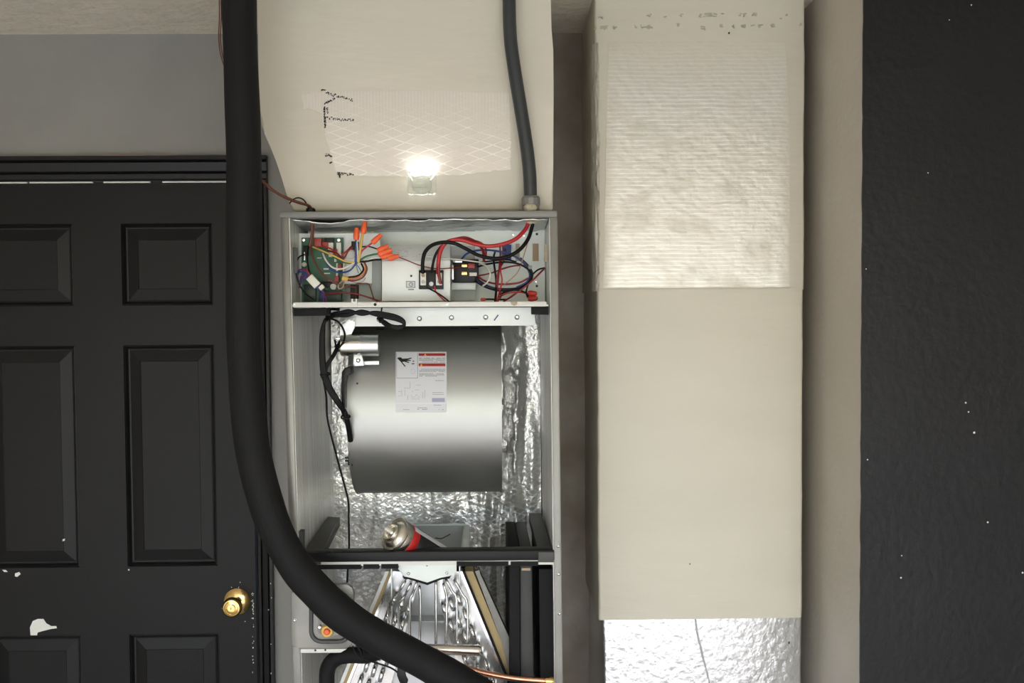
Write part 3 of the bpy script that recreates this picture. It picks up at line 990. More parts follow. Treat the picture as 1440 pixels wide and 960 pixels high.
# distributor tubes
for pts in ([(569, 818), (559, 835), (547, 855), (547, 900)], [(577, 822), (569, 838), (561, 853), (561, 905)], [(586, 819), (580, 835), (576, 849), (577, 910)],
            [(590, 826), (591, 850), (590, 915)], [(613, 819), (613, 850), (613, 908)], [(624, 822), (628, 838), (628, 855), (627, 908)],
            [(628, 816), (636, 831), (642, 845), (642, 908)], [(640, 817), (650, 835), (657, 850), (657, 908)]):
    q = [P(pts[0][0], pts[0][1], CYF - .002)] + [P(x, y, .022) for x, y in pts]
    bm = B(); add_tube(bm, q, 2.0 * PX, 10, 5)
    obj('distributor_tube', bm, 'alu_tube', co_, smooth=60)
# hairpin bends, one mesh shared
def hairpin():
    bm = B()
    h, d = .011, .016
    pts = [Vector((0, 0, -h)), Vector((0, -d, -h))] + [Vector((0, -d - .011 * math.sin(R(a)), -h * math.cos(R(a)))) for a in (30, 60, 90, 120, 150)] + [Vector((0, -d, h)), Vector((0, 0, h))]
    add_tube(bm, pts, .0046, 8, raw=True)
    return bm
hp = None
ang = math.atan2(.40, 1)
for s in (1, -1):
    for row in range(11):
        for colm in range(3):
            y = 838 + row * 23 + colm * 7
            xo = 646 + .41 * (y - 803) - 14 - colm * 13 if s > 0 else 556 - .41 * (y - 803) + 14 + colm * 13
            if s > 0 and xo < 612 or s < 0 and xo > 594 or y > 1090: continue
            c = P(xo, y, CYF)
            if hp is None:
                bm = hairpin()
                bmesh.ops.rotate(bm, verts=bm.verts, cent=(0, 0, 0), matrix=Matrix.Rotation(ang * -.8, 3, 'Y'))
                bmesh.ops.translate(bm, verts=bm.verts, vec=c)
                hp = obj('hairpin_bend', bm, 'alu_tube', co_, smooth=60)
                hoff = WORLD[hp.name] - c
            else:
                h2 = dup(hp, c + hoff, co_)
                if s < 0: h2.rotation_euler = (0, 0, math.pi)
                if s < 0:
                    h2.rotation_euler = (0, 0, 0); h2.scale = (-1, 1, 1)
# suction header
bm = B(); a, c = P(600, 912.5, .006), P(675, 914, .006)
add_lathe(bm, a, c - a, [(0, 7.6 * PX), ((c - a).length - .002, 7.6 * PX), ((c - a).length, 6.6 * PX)], 26)
obj('suction_header', bm, 'can_silver', co_)

# ------------------------------------------------------------------ drain pan
dp = thing('drain_pan', 'black plastic drain pan standing on edge to the right of the coil', 'drain pan', (P(735, 1000, .1).x, .2, ZB + .02))
px0, px1 = P(722, 800, .03).x, P(750, 800, .03).x
ztop = P(730, 772, .03).z
bm = B()
f = [P(731, 1040, .03), P(755, 1040, .03), P(748, 797, .03), P(731, 797, .03)]
q = [Vector((f[0].x, .03, .55)), Vector((f[1].x, .03, .55)), Vector((f[2].x, .03, ztop)), Vector((f[3].x, .03, ztop))]
add_hexa(bm, q, [p + Vector((-.004, .25, 0)) for p in q], .003)
obj('pan_body', bm, 'pan_black', dp)
bm = B()
f = [P(716, 1040, .024), P(731, 1040, .024), P(731, 797, .024), P(716, 797, .024)]
q = [Vector((f[0].x, .024, .55)), Vector((f[1].x, .024, .55)), Vector((f[2].x, .024, ztop)), Vector((f[3].x, .024, ztop))]
add_hexa(bm, q, [p + Vector((-.004, .26, 0)) for p in q], .002)
obj('pan_lip', bm, 'foam_black', dp)
bm = B(); add_prism(bm, [(733.5, 802), (746, 802), (746, 798.5), (733.5, 798.5)], .026, .03)
obj('foam_tag', bm, 'tan_board', dp)

# ------------------------------------------------------------------ things in the control compartment
# circuit board
cb = thing('control_board', 'green circuit board crowded with red and white parts, left of the orange connectors', 'circuit board', P(453, 428, .085))
bm = B(); add_prism(bm, [(420.5, 424), (484, 424), (484, 398.5), (534.5, 398.5), (534.5, 328), (420.5, 328)], .092, .095, .0006)
obj('mount_bracket', bm, 'panel_white', cb)
bm = B(); add_prism(bm, [(424, 425), (483, 425), (483, 334), (424, 334)], .083, .086)
pb = obj('board', bm, 'pcb_green', cb)
def blk(nm, x0, y0, x1, y1, h, m_, par, Y=.083, bev=.0006):
    bm = B(); add_rect(bm, x0, y0, x1, y1, Y - h, Y, bev)
    return obj(nm, bm, m_, par)
for r_ in ((442, 335, 452, 347), (453, 340, 461, 348), (469, 350, 474, 358), (475, 371, 480, 380), (470, 388, 476, 396)): blk('relay', *r_, .016, 'relay_red', pb)
for r_ in ((461, 341, 468.5, 352), (473, 341, 479.5, 359), (462, 353, 468, 361), (472.5, 370, 475, 396), (482, 370, 484, 390)): blk('header', *r_, .010, 'white_plastic', pb)
for r_ in ((456, 334, 469, 341), (450, 396, 468, 404), (427, 400, 444, 424), (448, 408, 480, 424), (426, 345, 433, 360)): blk('chip', *r_, .008, 'pcb_dark' if r_[0] in (427, 448) else 'black_plastic', pb)
for x, y, r_ in ((428.5, 372, 3.2), (469.5, 403, 4.3), (449, 342, 3.8), (493, 357, 7.0)):
    bm = B(); add_lathe(bm, P(x, y, .083 if x < 485 else .092), (0, -1, 0), [(0, r_ * 1.42e-3), (.008, r_ * 1.42e-3), (.009, r_ * 1.1e-3), (.009, 0)], 18)
    obj('component_can', bm, 'white_plastic' if x != 449 else 'panel_grey', pb)
for x0, y0, x1, y1 in ((455, 377, 462, 379), (456, 383.5, 464, 385), (446, 362, 452, 363), (430, 414, 434, 417), (436, 410, 441, 413), (440, 417, 444, 419), (462, 393, 466, 395), (470, 362, 473, 368)):
    blk('jumper', x0, y0, x1, y1, .003, 'white_plastic', pb, bev=0)
blk('standoff', 427, 354, 429, 366, .012, 'alu_tube', pb)
for x, y in ((427, 337.5), (476.5, 337.5)):
    bm = B(); add_lathe(bm, P(x, y, .083), (0, -1, 0), [(0, .0032), (.002, .003), (.0025, 0)], 10)
    obj('board_screw', bm, 'alu_tube', pb)
blk('terminal_block', 494, 339, 503, 351, .02, 'black_plastic', cb, Y=.09)
blk('cable_clip', 492.5, 400, 503, 420, .02, 'black_plastic', cb, Y=.085)
blk('side_bracket', 411.5, 348, 418, 384, .003, 'rubber_grey', cb, Y=.03)
# heater box
hb = thing('heater_box', 'white metal heater cover box in the middle of the control compartment', 'electrical box', P(585, 424, .1))
bm = B()
f = [(537, 423), (633, 423), (633, 366.5), (537, 367)]
q = [P(x, y, .045) for x, y in f]
add_hexa(bm, q, [Vector((p.x, .14, p.z)) for p in q], .0008)
obj('cover', bm, 'panel_white', hb)
bm = B()
q = [q[3], q[2], P(633, 344, .085), P(537, 344.5, .085)]
add_hexa(bm, q, [Vector((p.x, .14, p.z)) for p in q], .0006)
obj('sloped_top', bm, 'panel_white', hb)
bm = B(); add_rect(bm, 523, 366, 536.5, 423, .09, .14, .0006)
obj('side_cover', bm, 'panel_grey', hb)
bm = B(); add_rect(bm, 571, 395, 584, 404.5, .0443, .0452)
pl = obj('printed_plate', bm, 'ink_grey', hb)
bm = B(); add_rect(bm, 572, 396, 583, 403.5, .0438, .0446)
obj('plate_face', bm, 'label_white', pl)
bm = B()
c = P(578, 399.8, .0436)
add_tube(bm, [c + Vector((.0036 * math.cos(a * .35), 0, .0036 * math.sin(a * .35))) for a in range(19)], .0005, 5, raw=True)
add_tube(bm, [c + Vector((0, 0, .002)), c + Vector((.0015, 0, -.001))], .0004, 5, raw=True)
obj('round_mark', bm, 'ink_black', pl)
bm = B(); add_rect(bm, 574, 406, 582, 407.6, .0442, .0452)
obj('small_print', bm, 'ink_grey', hb)
bm = B(); add_lathe(bm, P(578.3, 387.8, .0452), (0, -1, 0), [(0, 1.7 * PX), (.001, 1.5 * PX)], 12)
obj('hole', bm, 'ink_black', hb)
bm = B()
for i in range(26):
    x, y = random.uniform(555, 590), random.uniform(349, 361)
    t = (366.5 - y) / 22.5
    Y = .045 + .04 * t - .0008
    add_rect(bm, x, y, x + random.uniform(2, 6), y + .8, Y, Y + .001)
obj('faded_print', bm, 'ink_pale', hb)['kind'] = 'stuff'
# breaker
br = thing('circuit_breaker', 'small black circuit breaker with two white terminals on the white heater box', 'circuit breaker', P(606, 407, .035))
bm = B(); add_rect(bm, 589, 379.5, 623.5, 406.5, .034, .047, .0008)
obj('body', bm, 'black_plastic', br)
for x0, x1 in ((591, 599), (613, 621.5)):
    bm = B(); add_rect(bm, x0, 383.5, x1, 401, .0315, .036, .0006)
    t_ = obj('terminal', bm, 'white_plastic', br)
    for yy in (387, 396):
        bm = B(); add_lathe(bm, P((x0 + x1) / 2, yy, .0315), (0, -1, 0), [(0, .0036), (.0015, .0033), (.0015, .001), (.001, 0)], 10)
        obj('terminal_screw', bm, 'wire_tan' if yy < 390 else 'panel_grey', t_)
bm = B(); add_rect(bm, 601, 380, 611.5, 406, .028, .036, .001); obj('toggle', bm, 'black_plastic', br)
bm = B(); add_lathe(bm, P(606.5, 399, .028), (0, -1, 0), [(0, 3.3 * PX), (.002, 3.0 * PX), (.003, 0)], 14); obj('indicator', bm, 'label_white', br)
# relay
rl = thing('relay', 'black relay with brass tab terminals to the right of the white heater box', 'relay', P(654, 398, .1))
bm = B(); add_rect(bm, 634.5, 346, 668, 422.5, .118, .121)
obj('backing_plate', bm, 'panel_grey', rl)
bm = B(); add_rect(bm, 636.5, 364.5, 673, 397, .09, .118, .0015)
obj('body', bm, 'black_plastic', rl)
for x0, y0, x1, y1, m_ in ((649, 371, 657, 375.5, 'brass'), (649, 381.5, 657, 386.5, 'brass'), (658, 370.5, 667.5, 377, 'relay_red'), (660, 383, 670.5, 388, 'white_plastic')):
    bm = B(); add_rect(bm, x0, y0, x1, y1, .084, .092, .0008); obj('tab_terminal', bm, m_, rl)
bm = B(); add_rect(bm, 635, 397.5, 669, 407.5, .098, .118, .0006); obj('foot_bracket', bm, 'panel_light', rl)
bm = B(); add_rect(bm, 637, 365.5, 650, 369, .086, .091, .0006); add_rect(bm, 635, 372, 638, 393, .088, .1, .0006); obj('spring_clip', bm, 'alu_tube', rl)
# knockouts and blue plug on the back panel of the compartment
bm = B(); add_rect(bm, 749, 342.5, 757.5, 367, .1485, .1505); kk = obj('knockout', bm, 'tan_board', ah)
bm = B(); add_rect(bm, 725, 342.5, 731, 367, .1485, .1505); obj('knockout', bm, 'putty', ah)
bm = B(); add_rect(bm, 765, 344, 770, 368, .06, .0615); obj('knockout', bm, 'putty', ah)
bm = B(); add_rect(bm, 706, 343.5, 719, 365, .125, .149, .001)
tag(obj('blue_plug', bm, 'wire_blue'), 'blue plastic connector block on the back of the control compartment', 'connector')
for x, y in ((755, 329), (755, 402), (737, 331), (754, 396), (722, 330)):
    bm = B(); add_lathe(bm, P(x, y, .15), (0, -1, 0), [(0, .0028), (.001, .0026), (.0016, 0)], 10)
    obj('panel_screw', bm, 'ink_black' if y in (329, 402) else 'alu_tube', ah)

# ---- thermostat cable
tc = thing('thermostat_cable', 'brown thermostat cable coming in over the left corner of the air handler', 'cable', P(437, 292, .04))
wire('jacket', [(362, 244, -.01), (366, 252, -.01), (376, 261, -.01), (388, 270, 0), (402, 278, .01), (420, 285, .03), (434, 289, .045), (438, 296, .05), (438, 306, .05), (439, 320, .05), (438, 333, .055), (435, 346, .06)], 2.0, 'wire_brown', tc)
wire('jacket', [(366, 252, -.012), (380, 266, -.008), (396, 274, .006), (415, 282, .026), (436, 290, .05), (441, 300, .053), (441, 318, .055), (440, 335, .06), (436, 350, .065)], 1.4, 'wire_brown', tc)
wire('stripped_end', [(361, 242, -.012), (364, 248, -.012), (367, 252, -.012)], 2.1, 'wire_tan', tc)
wire('spare_conductor', [(407, 286, .02), (413, 280, .02), (420, 278, .03), (427, 281, .035), (432, 288, .045), (436, 296, .05)], 1.0, 'wire_black', tc)
bm = B(); add_lathe(bm, P(437, 298, .05), (0, 0, 1), [(0, .009), (.006, .009), (.008, .006)], 18); obj('grommet', bm, 'black_plastic', tc)
for m_, pts, r_ in (('wire_brown', [(436, 345, .06), (440, 362, .05), (452, 384, .04), (468, 396, .035), (486, 402, .04), (500, 404, .05)], 1.5),
                ('wire_black', [(434, 345, .06), (432, 362, .05), (436, 385, .045), (446, 400, .05), (456, 408, .06)], 1.3),
                ('wire_yellow', [(440, 347, .06), (452, 352, .045), (468, 359, .035), (485, 367, .03), (498, 369, .03)], 1.25),
                ('wire_white', [(454, 356, .055), (459, 367, .04), (468, 376, .035), (480, 378, .03), (492, 373, .03), (500, 368, .03)], 1.3),
                ('wire_blue', [(455, 354, .06), (457, 365, .045), (466, 379, .04), (480, 383, .035), (492, 380, .03), (501, 370, .03)], 1.3),
                ('wire_green', [(446, 348, .06), (458, 352, .05), (476, 366, .04), (490, 370, .035), (500, 368, .032)], 1.0),
                ('wire_darkred', [(460, 352, .06), (474, 356, .05), (482, 364, .045), (490, 352, .045), (496, 348, .05)], 1.3),
                ('wire_red', [(452, 346, .06), (466, 350, .055), (478, 360, .05), (486, 354, .05), (494, 346, .055)], 1.1)):
    wire('conductor', pts, r_, m_, tc)
# ---- spliced low voltage wires with orange crimp caps
sw = thing('spliced_wires', 'fan of low-voltage wires ending in bright orange crimp caps', 'wires', P(515, 400, .04))
caps_ = []
for m_, pts, r_, cap_ in (('wire_blue', [(500, 372, .03), (500.5, 355, .028), (501, 336, .028)], 1.6, ((501, 337), (501.6, 320))),
                   ('wire_white', [(503, 369, .03), (502.6, 352, .026), (501.8, 336, .028)], .9, None),
                   ('wire_yellow', [(504, 369, .03), (507, 350, .026), (510, 328, .026)], 1.9, ((510.5, 328.5), (513.5, 311.5))),
                   ('wire_red', [(503, 367, .03), (509, 353, .03), (516, 347, .028), (524, 341, .026)], 1.2, ((523.5, 341.5), (536.5, 329.5))),
                   ('wire_black', [(507, 347, .04), (518, 346.5, .035), (526, 348.5, .03), (534, 351.5, .028)], 1.0, ((531, 352.5), (546, 345.5))),
                   ('wire_green', [(501, 370, .03), (512, 362, .03), (522, 358.5, .028), (531, 357, .026)], 1.4, ((532, 358), (551, 351))),
                   ('wire_white', [(517, 365, .032), (526, 362, .03), (536, 361, .027)], 1.3, ((536, 361.5), (552, 358))),
                   ('wire_black', [(505, 368, .034), (514, 367.5, .032), (526, 365.5, .03), (537, 365, .03)], 1.4, ((546, 363.5), (561, 359.5)))):
    wire('conductor', pts, r_, m_, sw)
    if cap_:
        (x0, y0), (x1, y1) = cap_
        a, c = P(x0, y0, .022), P(x1, y1, .022)
        L_ = (c - a).length; k = 4.3 * PX
        bm = B()
        add_lathe(bm, a, c - a, [(0, k * .80), (L_ * .12, k * .95), (L_ * .30, k), (L_ * .62, k * .9), (L_ * .68, k * .78), (L_ * .90, k * .72), (L_, k * .6)], 12)
        obj('crimp_cap', bm, 'orange_cap', sw)
wire('conductor', [(560, 361, .024), (575, 367, .03), (592, 373.5, .03), (612, 377.5, .03), (633, 377, .04), (650, 375.5, .07)], .8, 'wire_darkred', sw)
for m_, pts, r_ in (('wire_orange', [(510, 366, .035), (514, 376, .032), (510, 386, .032), (500, 391, .034), (486, 392, .036)], 1.3),
                ('wire_black', [(508, 370, .036), (511, 379, .034), (504, 387, .034), (492, 389.5, .036), (484, 390, .038)], 1.3),
                ('wire_brown', [(512, 368, .034), (516, 378, .03), (511, 389, .03), (500, 394, .032), (486, 394, .036)], 1.2),
                ('wire_white', [(514, 369, .036), (513, 381, .033), (504, 390, .033), (487, 391, .037)], .7),
                ('wire_tan', [(484, 393, .036), (477, 399, .036), (475.5, 404, .036), (479, 406, .036), (483, 402, .036), (484, 394, .036)], .9),
                ('wire_green', [(500, 370, .032), (503, 380, .03), (504, 384, .03)], .5), ('wire_blue', [(501, 371, .03), (506, 378, .03), (508, 382, .03)], .5),
                ('wire_tan', [(487, 393, .036), (500, 397, .036), (510, 396, .036), (514, 390, .036)], .6)):
    wire('conductor', pts, r_, m_, sw)
bm = B(); a, c = P(481.5, 390.5, .036), P(489.5, 392.5, .036)
add_lathe(bm, a, c - a, [(0, 3.6 * PX), ((c - a).length, 3.6 * PX)], 12); obj('tape_wrap', bm, 'wire_yellow', sw)
# ---- motor plug with purple wires
mpw = thing('plug_and_purple_wires', 'white plastic plug on purple wires hanging in front of the green board', 'plug', P(442, 408, .04))
c = P(441, 395.5, .035)
bm = B(); add_box(bm, -.012, .012, -.006, .006, -.0075, .0075, .0008)
bmesh.ops.rotate(bm, verts=bm.verts, cent=(0, 0, 0), matrix=Matrix.Rotation(R(48), 3, 'Y'))
bmesh.ops.translate(bm, verts=bm.verts, vec=c)
obj('plug', bm, 'white_plastic', mpw)
bm = B(); add_box(bm, -.004, .004, -.005, .005, -.005, .005, .0006)
bmesh.ops.rotate(bm, verts=bm.verts, cent=(0, 0, 0), matrix=Matrix.Rotation(R(48), 3, 'Y'))
bmesh.ops.translate(bm, verts=bm.verts, vec=P(452.5, 404, .036)); obj('latch', bm, 'white_plastic', mpw)
for m_, pts in (('wire_purple', [(418, 384, .05), (422, 379, .04), (430, 381, .036), (436, 390, .035)]), ('wire_blue', [(417, 386, .05), (421, 382, .042), (428, 384, .038), (434, 392, .035)]),
            ('wire_purple', [(422, 396, .05), (424, 388, .042), (428, 387, .038), (433, 394, .036)]), ('wire_red', [(424, 380, .05), (430, 379, .04), (438, 389, .036)]),
            ('wire_purple', [(421, 404, .055), (424, 394, .045), (427, 389, .04), (432, 394, .037)]),
            ('wire_purple', [(446, 401, .036), (452, 408, .036), (455, 416, .03), (456, 426, .02), (458, 436, .02), (463, 443, .03)]), ('wire_purple', [(448, 400, .036), (455, 410, .034), (458, 420, .028), (458, 428, .022)]),
            ('wire_blue', [(444, 403, .036), (450, 411, .036), (452, 420, .03), (453, 428, .024)])):
    wire('conductor', pts, 1.15, m_, mpw)
# ---- black loop at the left of the board, and red wire along the bottom
wire_o = wire('black_loop_wire', [(428, 358, .06), (421, 361, .045), (416.5, 370, .035), (417, 386, .032), (422, 402, .035), (431, 414, .04), (441, 421, .05)], 1.1, 'wire_black')
tag(wire_o, 'thin black wire looping along the left edge of the green board', 'wire')
wire_o = wire('red_wire', [(454, 413, .05), (466, 413, .045), (480, 411.5, .04), (497, 412.5, .04), (512, 416, .04), (524, 420, .04), (534, 423.5, .05)], 1.2, 'wire_darkred')
tag(wire_o, 'dark red wire running low behind the cross rail to the white box', 'wire')
wire_o = wire('frame_wire', [(501, 424, .06), (500.5, 412, .06), (501, 400, .06), (508, 398.5, .06), (518, 398.8, .06), (521, 405, .06), (525, 418, .055), (530, 424, .05)], .8, 'wire_brown')
tag(wire_o, 'thin brown wire bent round the dark opening below the board bracket', 'wire')
# ---- incoming power wires
def power(nm, label, pts, r_, m_):
    tag(wire(nm, pts, r_, m_, None, seg=10), label, 'wire')
power('power_wire', 'thick bright red supply wire curving down from the conduit', [(745, 304, .05), (742, 316, .045), (736, 326, .035), (724, 336.5, .025), (706, 343.5, .02), (686, 346, .016), (668, 343, .012), (650, 337.5, .008), (636, 337.5, .006), (625, 343, .008), (619, 354, .014), (616.5, 370, .022), (616, 385, .028)], 2.9, 'wire_red')
power('power_wire', 'thick dark red wire arching from the breaker over to the relay', [(680.5, 367, .07), (679, 352, .05), (670, 341, .03), (656, 334.5, .016), (643, 335.5, .010), (630, 340, .010), (622, 349, .014), (617.5, 365, .02), (617, 384, .024), (620, 399, .028)], 2.2, 'wire_darkred')
power('power_wire', 'thick black supply wire sweeping from the conduit to the breaker', [(751, 304, .05), (748, 320, .045), (742, 337, .035), (729, 352.5, .025), (711, 361.5, .02), (692, 363, .016), (672, 358.5, .010), (655, 349.5, .004), (640, 342.5, .002), (624, 340.5, .004), (608, 344.5, .010), (598, 354, .018), (594.5, 368, .024), (594.5, 384, .03)], 2.7, 'wire_black')
power('power_wire', 'short black wire dropping between the two red ones to the breaker', [(633, 338.5, .012), (622, 345, .014), (613, 357, .016), (609, 370, .02), (607, 383, .026)], 1.9, 'wire_black')
power('jumper_wire', 'short red jumper wire beside the relay top', [(683, 362, .085), (683, 350, .06), (677, 342, .04), (664, 338, .03), (650, 339, .02)], 1.6, 'wire_red')
power('ground_wire', 'thin black and red wire pair leaving the breaker bottom for the cross rail', [(600, 404, .03), (610, 409, .025), (620, 415, .02), (628, 421, .02), (634, 426, .025)], 1.1, 'wire_black')
power('ground_wire', 'thin red wire leaving the breaker bottom for the cross rail', [(611, 402, .026), (613, 410, .024), (619, 417, .022), (627, 424, .024)], 1.1, 'wire_red')
power('white_wire', 'cream wire lying straight across the top of the relay', [(600, 360, .04), (618, 362.5, .042), (634, 364, .055), (652, 365.5, .065), (671, 368, .07), (684, 370, .08)], 1.1, 'wire_white')
# ---- heater loop
hw = thing('heater_wires', 'coil of dark blue, black and red wires looped at the right of the relay', 'wires', P(715, 422, .06))
for m_, pts, r_ in (('wire_blue', [(649, 364, .09), (656, 357, .08), (668, 352.5, .07), (685, 351.5, .06), (702, 353.5, .05), (718, 358, .05), (731, 365, .05), (741, 376, .05), (745, 387, .05), (740, 397, .05), (726, 404, .05)], 1.5),
                ('wire_navy', [(731, 363, .055), (743, 375, .055), (748, 387, .055), (742, 398, .055), (728, 405.5, .055), (708, 407, .055), (690, 404.5, .055), (676, 397, .07), (670, 391, .09)], 2.3),
                ('wire_black', [(672, 375, .09), (684, 371.5, .07), (700, 369, .055), (716, 368.5, .045), (732, 372, .045), (744, 380, .045), (748, 390, .045), (741, 400, .045), (724, 407, .045), (703, 408.5, .045), (684, 404, .06), (668, 395, .09)], 1.5),
                ('wire_darkred', [(672, 388.5, .09), (682, 395, .07), (698, 399, .055), (714, 399.5, .05), (731, 397, .05), (743, 391, .05)], 1.5),
                ('wire_darkred', [(671, 388, .09), (690, 384, .07), (708, 377.5, .06), (724, 373.5, .05), (738, 373.5, .05)], 1.2),
                ('wire_black', [(672, 369, .09), (690, 367, .08), (712, 365, .075), (726, 368, .07)], 1.1),
                ('wire_darkred', [(703, 345, .12), (703.5, 358, .07), (702, 378, .04), (700, 398, .04), (698, 412, .045), (697, 425, .05)], 1.3),
                ('wire_red', [(707, 348, .12), (706, 362, .07), (704, 380, .036), (706, 394, .036), (703, 408, .04), (699, 424, .05)], 1.1),
                ('wire_black', [(696, 354, .11), (694, 364, .07), (696, 380, .038), (698, 400, .038), (696, 424, .05)], 1.5),
                ('wire_darkred', [(711, 350, .12), (709, 366, .06), (700, 384, .034), (699, 402, .034), (705, 414, .04), (700, 424, .05)], 1.0),
                ('wire_black', [(766, 376.5, .05), (757, 379, .045), (749, 386, .04), (744, 396, .04), (740, 410, .04), (742, 418, .05)], 1.2),
                ('wire_darkred', [(766, 377, .05), (759, 384, .04), (750, 393, .034), (737, 404, .034), (722, 415, .036), (708, 424, .05)], 1.3),
                ('wire_black', [(702, 414, .05), (714, 409.5, .04), (728, 408, .04), (738, 411, .04), (744, 417, .045)], 1.2),
                ('wire_red', [(700, 418, .05), (714, 412, .042), (730, 411, .04), (744, 413, .045)], 1.1),
                ('wire_white', [(677, 371, .075), (684, 374, .06), (689, 382, .05), (689, 390, .05), (684, 398, .055), (679, 402, .06)], 1.2),
                ('wire_tan', [(746, 326, .06), (741, 345, .06), (735, 364, .05), (729, 381, .04), (720, 391, .04), (708, 401, .05)], .8),
                ('wire_black', [(676, 421, .06), (688, 420.5, .05), (700, 421, .05), (712, 421, .05)], 1.3)):
    wire('conductor', pts, r_, m_, hw)
for a_, c_ in (((743, 412), (755, 413)), ((743, 420), (756, 419))):
    a, c = P(*a_, .045), P(*c_, .04)
    bm = B(); add_lathe(bm, a, c - a, [(0, .0046), ((c - a).length * .3, .0058), ((c - a).length * .8, .005), ((c - a).length, .003)], 12)
    obj('crimp_cap', bm, 'red_cap', hw)
bm = B(); add_rect(bm, 676, 418.5, 683, 423, .045, .06, .001); obj('sleeve', bm, 'red_cap', hw)
bm = B(); add_rect(bm, 743, 373, 748, 378, .043, .062, .001); obj('wire_tie', bm, 'ink_grey', hw)

# ---- black blower harness
bh = thing('blower_harness', 'thick black wire harness looped above and down the left side of the blower', 'wire harness', P(462, 600, .08))
for k in range(4):
    j = lambda s=1.0: random.uniform(-1.5, 1.5) * s
    o = (-2.6, -.9, .9, 2.6)[k]
    wire('strand', [(459, 446 + o, .06), (472, 442.5 + o * .9 + j(), .05), (490, 440 + o + j(), .045), (508, 439.5 - o * .9, .045), (526, 440.5 + o * .6, .045), (540, 443 + o, .045), (556, 446.5 + o, .045), (566, 451 + o * .7, .045), (568.5, 456 + o * .3, .045), (563, 460.5 - o * .6, .045), (551, 459.5 - o * .6, .045), (541, 454 - o * .8, .05), (531, 446, .052)], 2.3, 'wire_black', bh)
    wire('strand', [(461, 446, .06), (456, 453 , .06 + o * .001), (453.5 + o * .6, 468, .06), (453 + o * .7, 488, .06), (453.5 + o * .8, 508, .06 ), (456 + o, 526, .06), (463 + o, 545, .06), (472 + o, 560, .06), (482 + o * .5, 576, .07), (489.5, 592 + o, .09)], 2.6, 'wire_black', bh)
for k in range(3):
    o = (-1.8, 0, 1.8)[k]
    wire('strand', [(478 + o * .4, 481 + o, .085), (474 + o, 490, .07), (467 + o, 503, .06), (460 + o, 513, .06), (457 + o, 524, .06)], 1.4, 'wire_black', bh)
wire('strand', [(466, 448, .055), (475, 452, .05), (482, 461, .055), (485, 472, .065), (482, 482, .075), (474, 490, .08), (471, 478, .09)], 1.5, 'wire_black', bh)
wire('strand', [(490, 592, .09), (492, 605, .095), (493, 618, .10)], 2.4, 'wire_black', bh)
wire('sleeve', [(484, 578, .07), (488, 590, .075), (491, 606, .09), (493, 620, .10)], 4.0, 'wire_black', bh)
for x, y in ((462, 445), (536, 447), (457, 526), (486, 586)):
    bm = B()
    q = [P(x + 6.2 * math.cos(a * .628) * (.45 if y in (445, 447) else 1), y + 6.4 * math.sin(a * .628) * (1 if y in (445, 447) else .35), .06 if x < 500 else .045) for a in range(11)]
    q = [p + Vector((0, .010 * math.cos(i * .628 + 1.57), 0)) for i, p in enumerate(q)]
    add_tube(bm, q, 1.3 * PX, 6, raw=True)
    add_tube(bm, [q[7], q[7] + Vector((.002, -.004, .012))], 1.2 * PX, 6)
    obj('cable_tie', bm, 'black_plastic', bh)
so_ = wire('sensor_wire', [(452, 528, .055), (456, 540, .06), (459, 560, .07), (460, 584, .08), (464, 605, .09), (471, 632, .10), (479, 662, .11), (486, 688, .12), (490, 706, .12), (490.5, 735, .12), (491, 762, .10), (490.5, 780, .07), (489, 800, .07), (488, 824, .06), (487, 850, .05)], 1.5, 'wire_black')
tag(so_, 'thin black wire hanging down past the blower into the coil bay', 'wire')

# ------------------------------------------------------------------ spray can
A = P(554.5, 750.5, .028)
Bb = Vector((A.x + .138, A.y + .112, tz + .052))
axv = (Bb - A); axv.normalize()
cn = thing('spray_can', 'silver aerosol can with red and black label lying in the cabinet on the middle rail', 'aerosol can', A + Vector((.05, .06, -.08)))
r = .0338
bm = B(); add_lathe(bm, A, axv, [(.004, r * .97), (.006, r), (.016, r), (.020, r * .985), (.175, r * .985), (.180, r * .95), (.181, 0)], 48)
obj('can_body', bm, 'can_silver', cn)
bm = B(); add_lathe(bm, A, axv, [(.0065, r * 1.02), (.003, r * 1.045), (.0, r * 1.02), (-.001, r * .97), (.0015, r * .93), (.003, r * .90), (.001, r * .85), (-.004, r * .72), (-.0065, r * .62), (-.0068, r * .58), (-.0045, r * .56), (-.0042, r * .53), (-.0105, r * .52), (-.0125, r * .49), (-.0115, r * .45), (-.003, r * .42), (-.002, r * .36), (-.002, r * .24), (-.010, r * .20), (-.0115, r * .16), (-.0115, 0)], 48)
obj('dome', bm, 'can_silver', cn)
bm = B(); add_lathe(bm, A, axv, [(-.010, r * .13), (-.023, r * .12), (-.024, r * .07), (-.020, 0)], 18)
obj('valve_stem', bm, 'white_plastic', cn)
bm = B(); add_lathe(bm, A, axv, [(.021, r * .99), (.0215, r * 1.0), (.038, r * 1.0), (.0385, r * .99)], 48)
obj('red_band', bm, 'can_red', cn)
bm = B(); add_lathe(bm, A, axv, [(.0385, r * .99), (.039, r * 1.0), (.168, r * 1.0), (.1685, r * .99)], 48)
lb_ = obj('black_label', bm, 'can_black', cn)
def on_can(d, a, off):
    u = axv.cross(Vector((0, 0, 1))).normalized(); v = u.cross(axv).normalized()
    return A + axv * d + (u * math.sin(a) + v * math.cos(a)) * (r + off)
for nm, a0, a1, d0, d1, m_ in (('white_stripe', .48, .85, .024, .165, 'label_white'), ('red_print', .36, .66, .150, .166, 'can_red'), ('silver_stripe', -1.9, -1.3, .054, .167, 'can_silver')):
    bm = B(); add_sheet(bm, lambda s, t: on_can(d0 + (d1 - d0) * s, a0 + (a1 - a0) * t, .0006), 6, 6, (0, 0, 1), .0004)
    obj(nm, bm, m_, lb_)

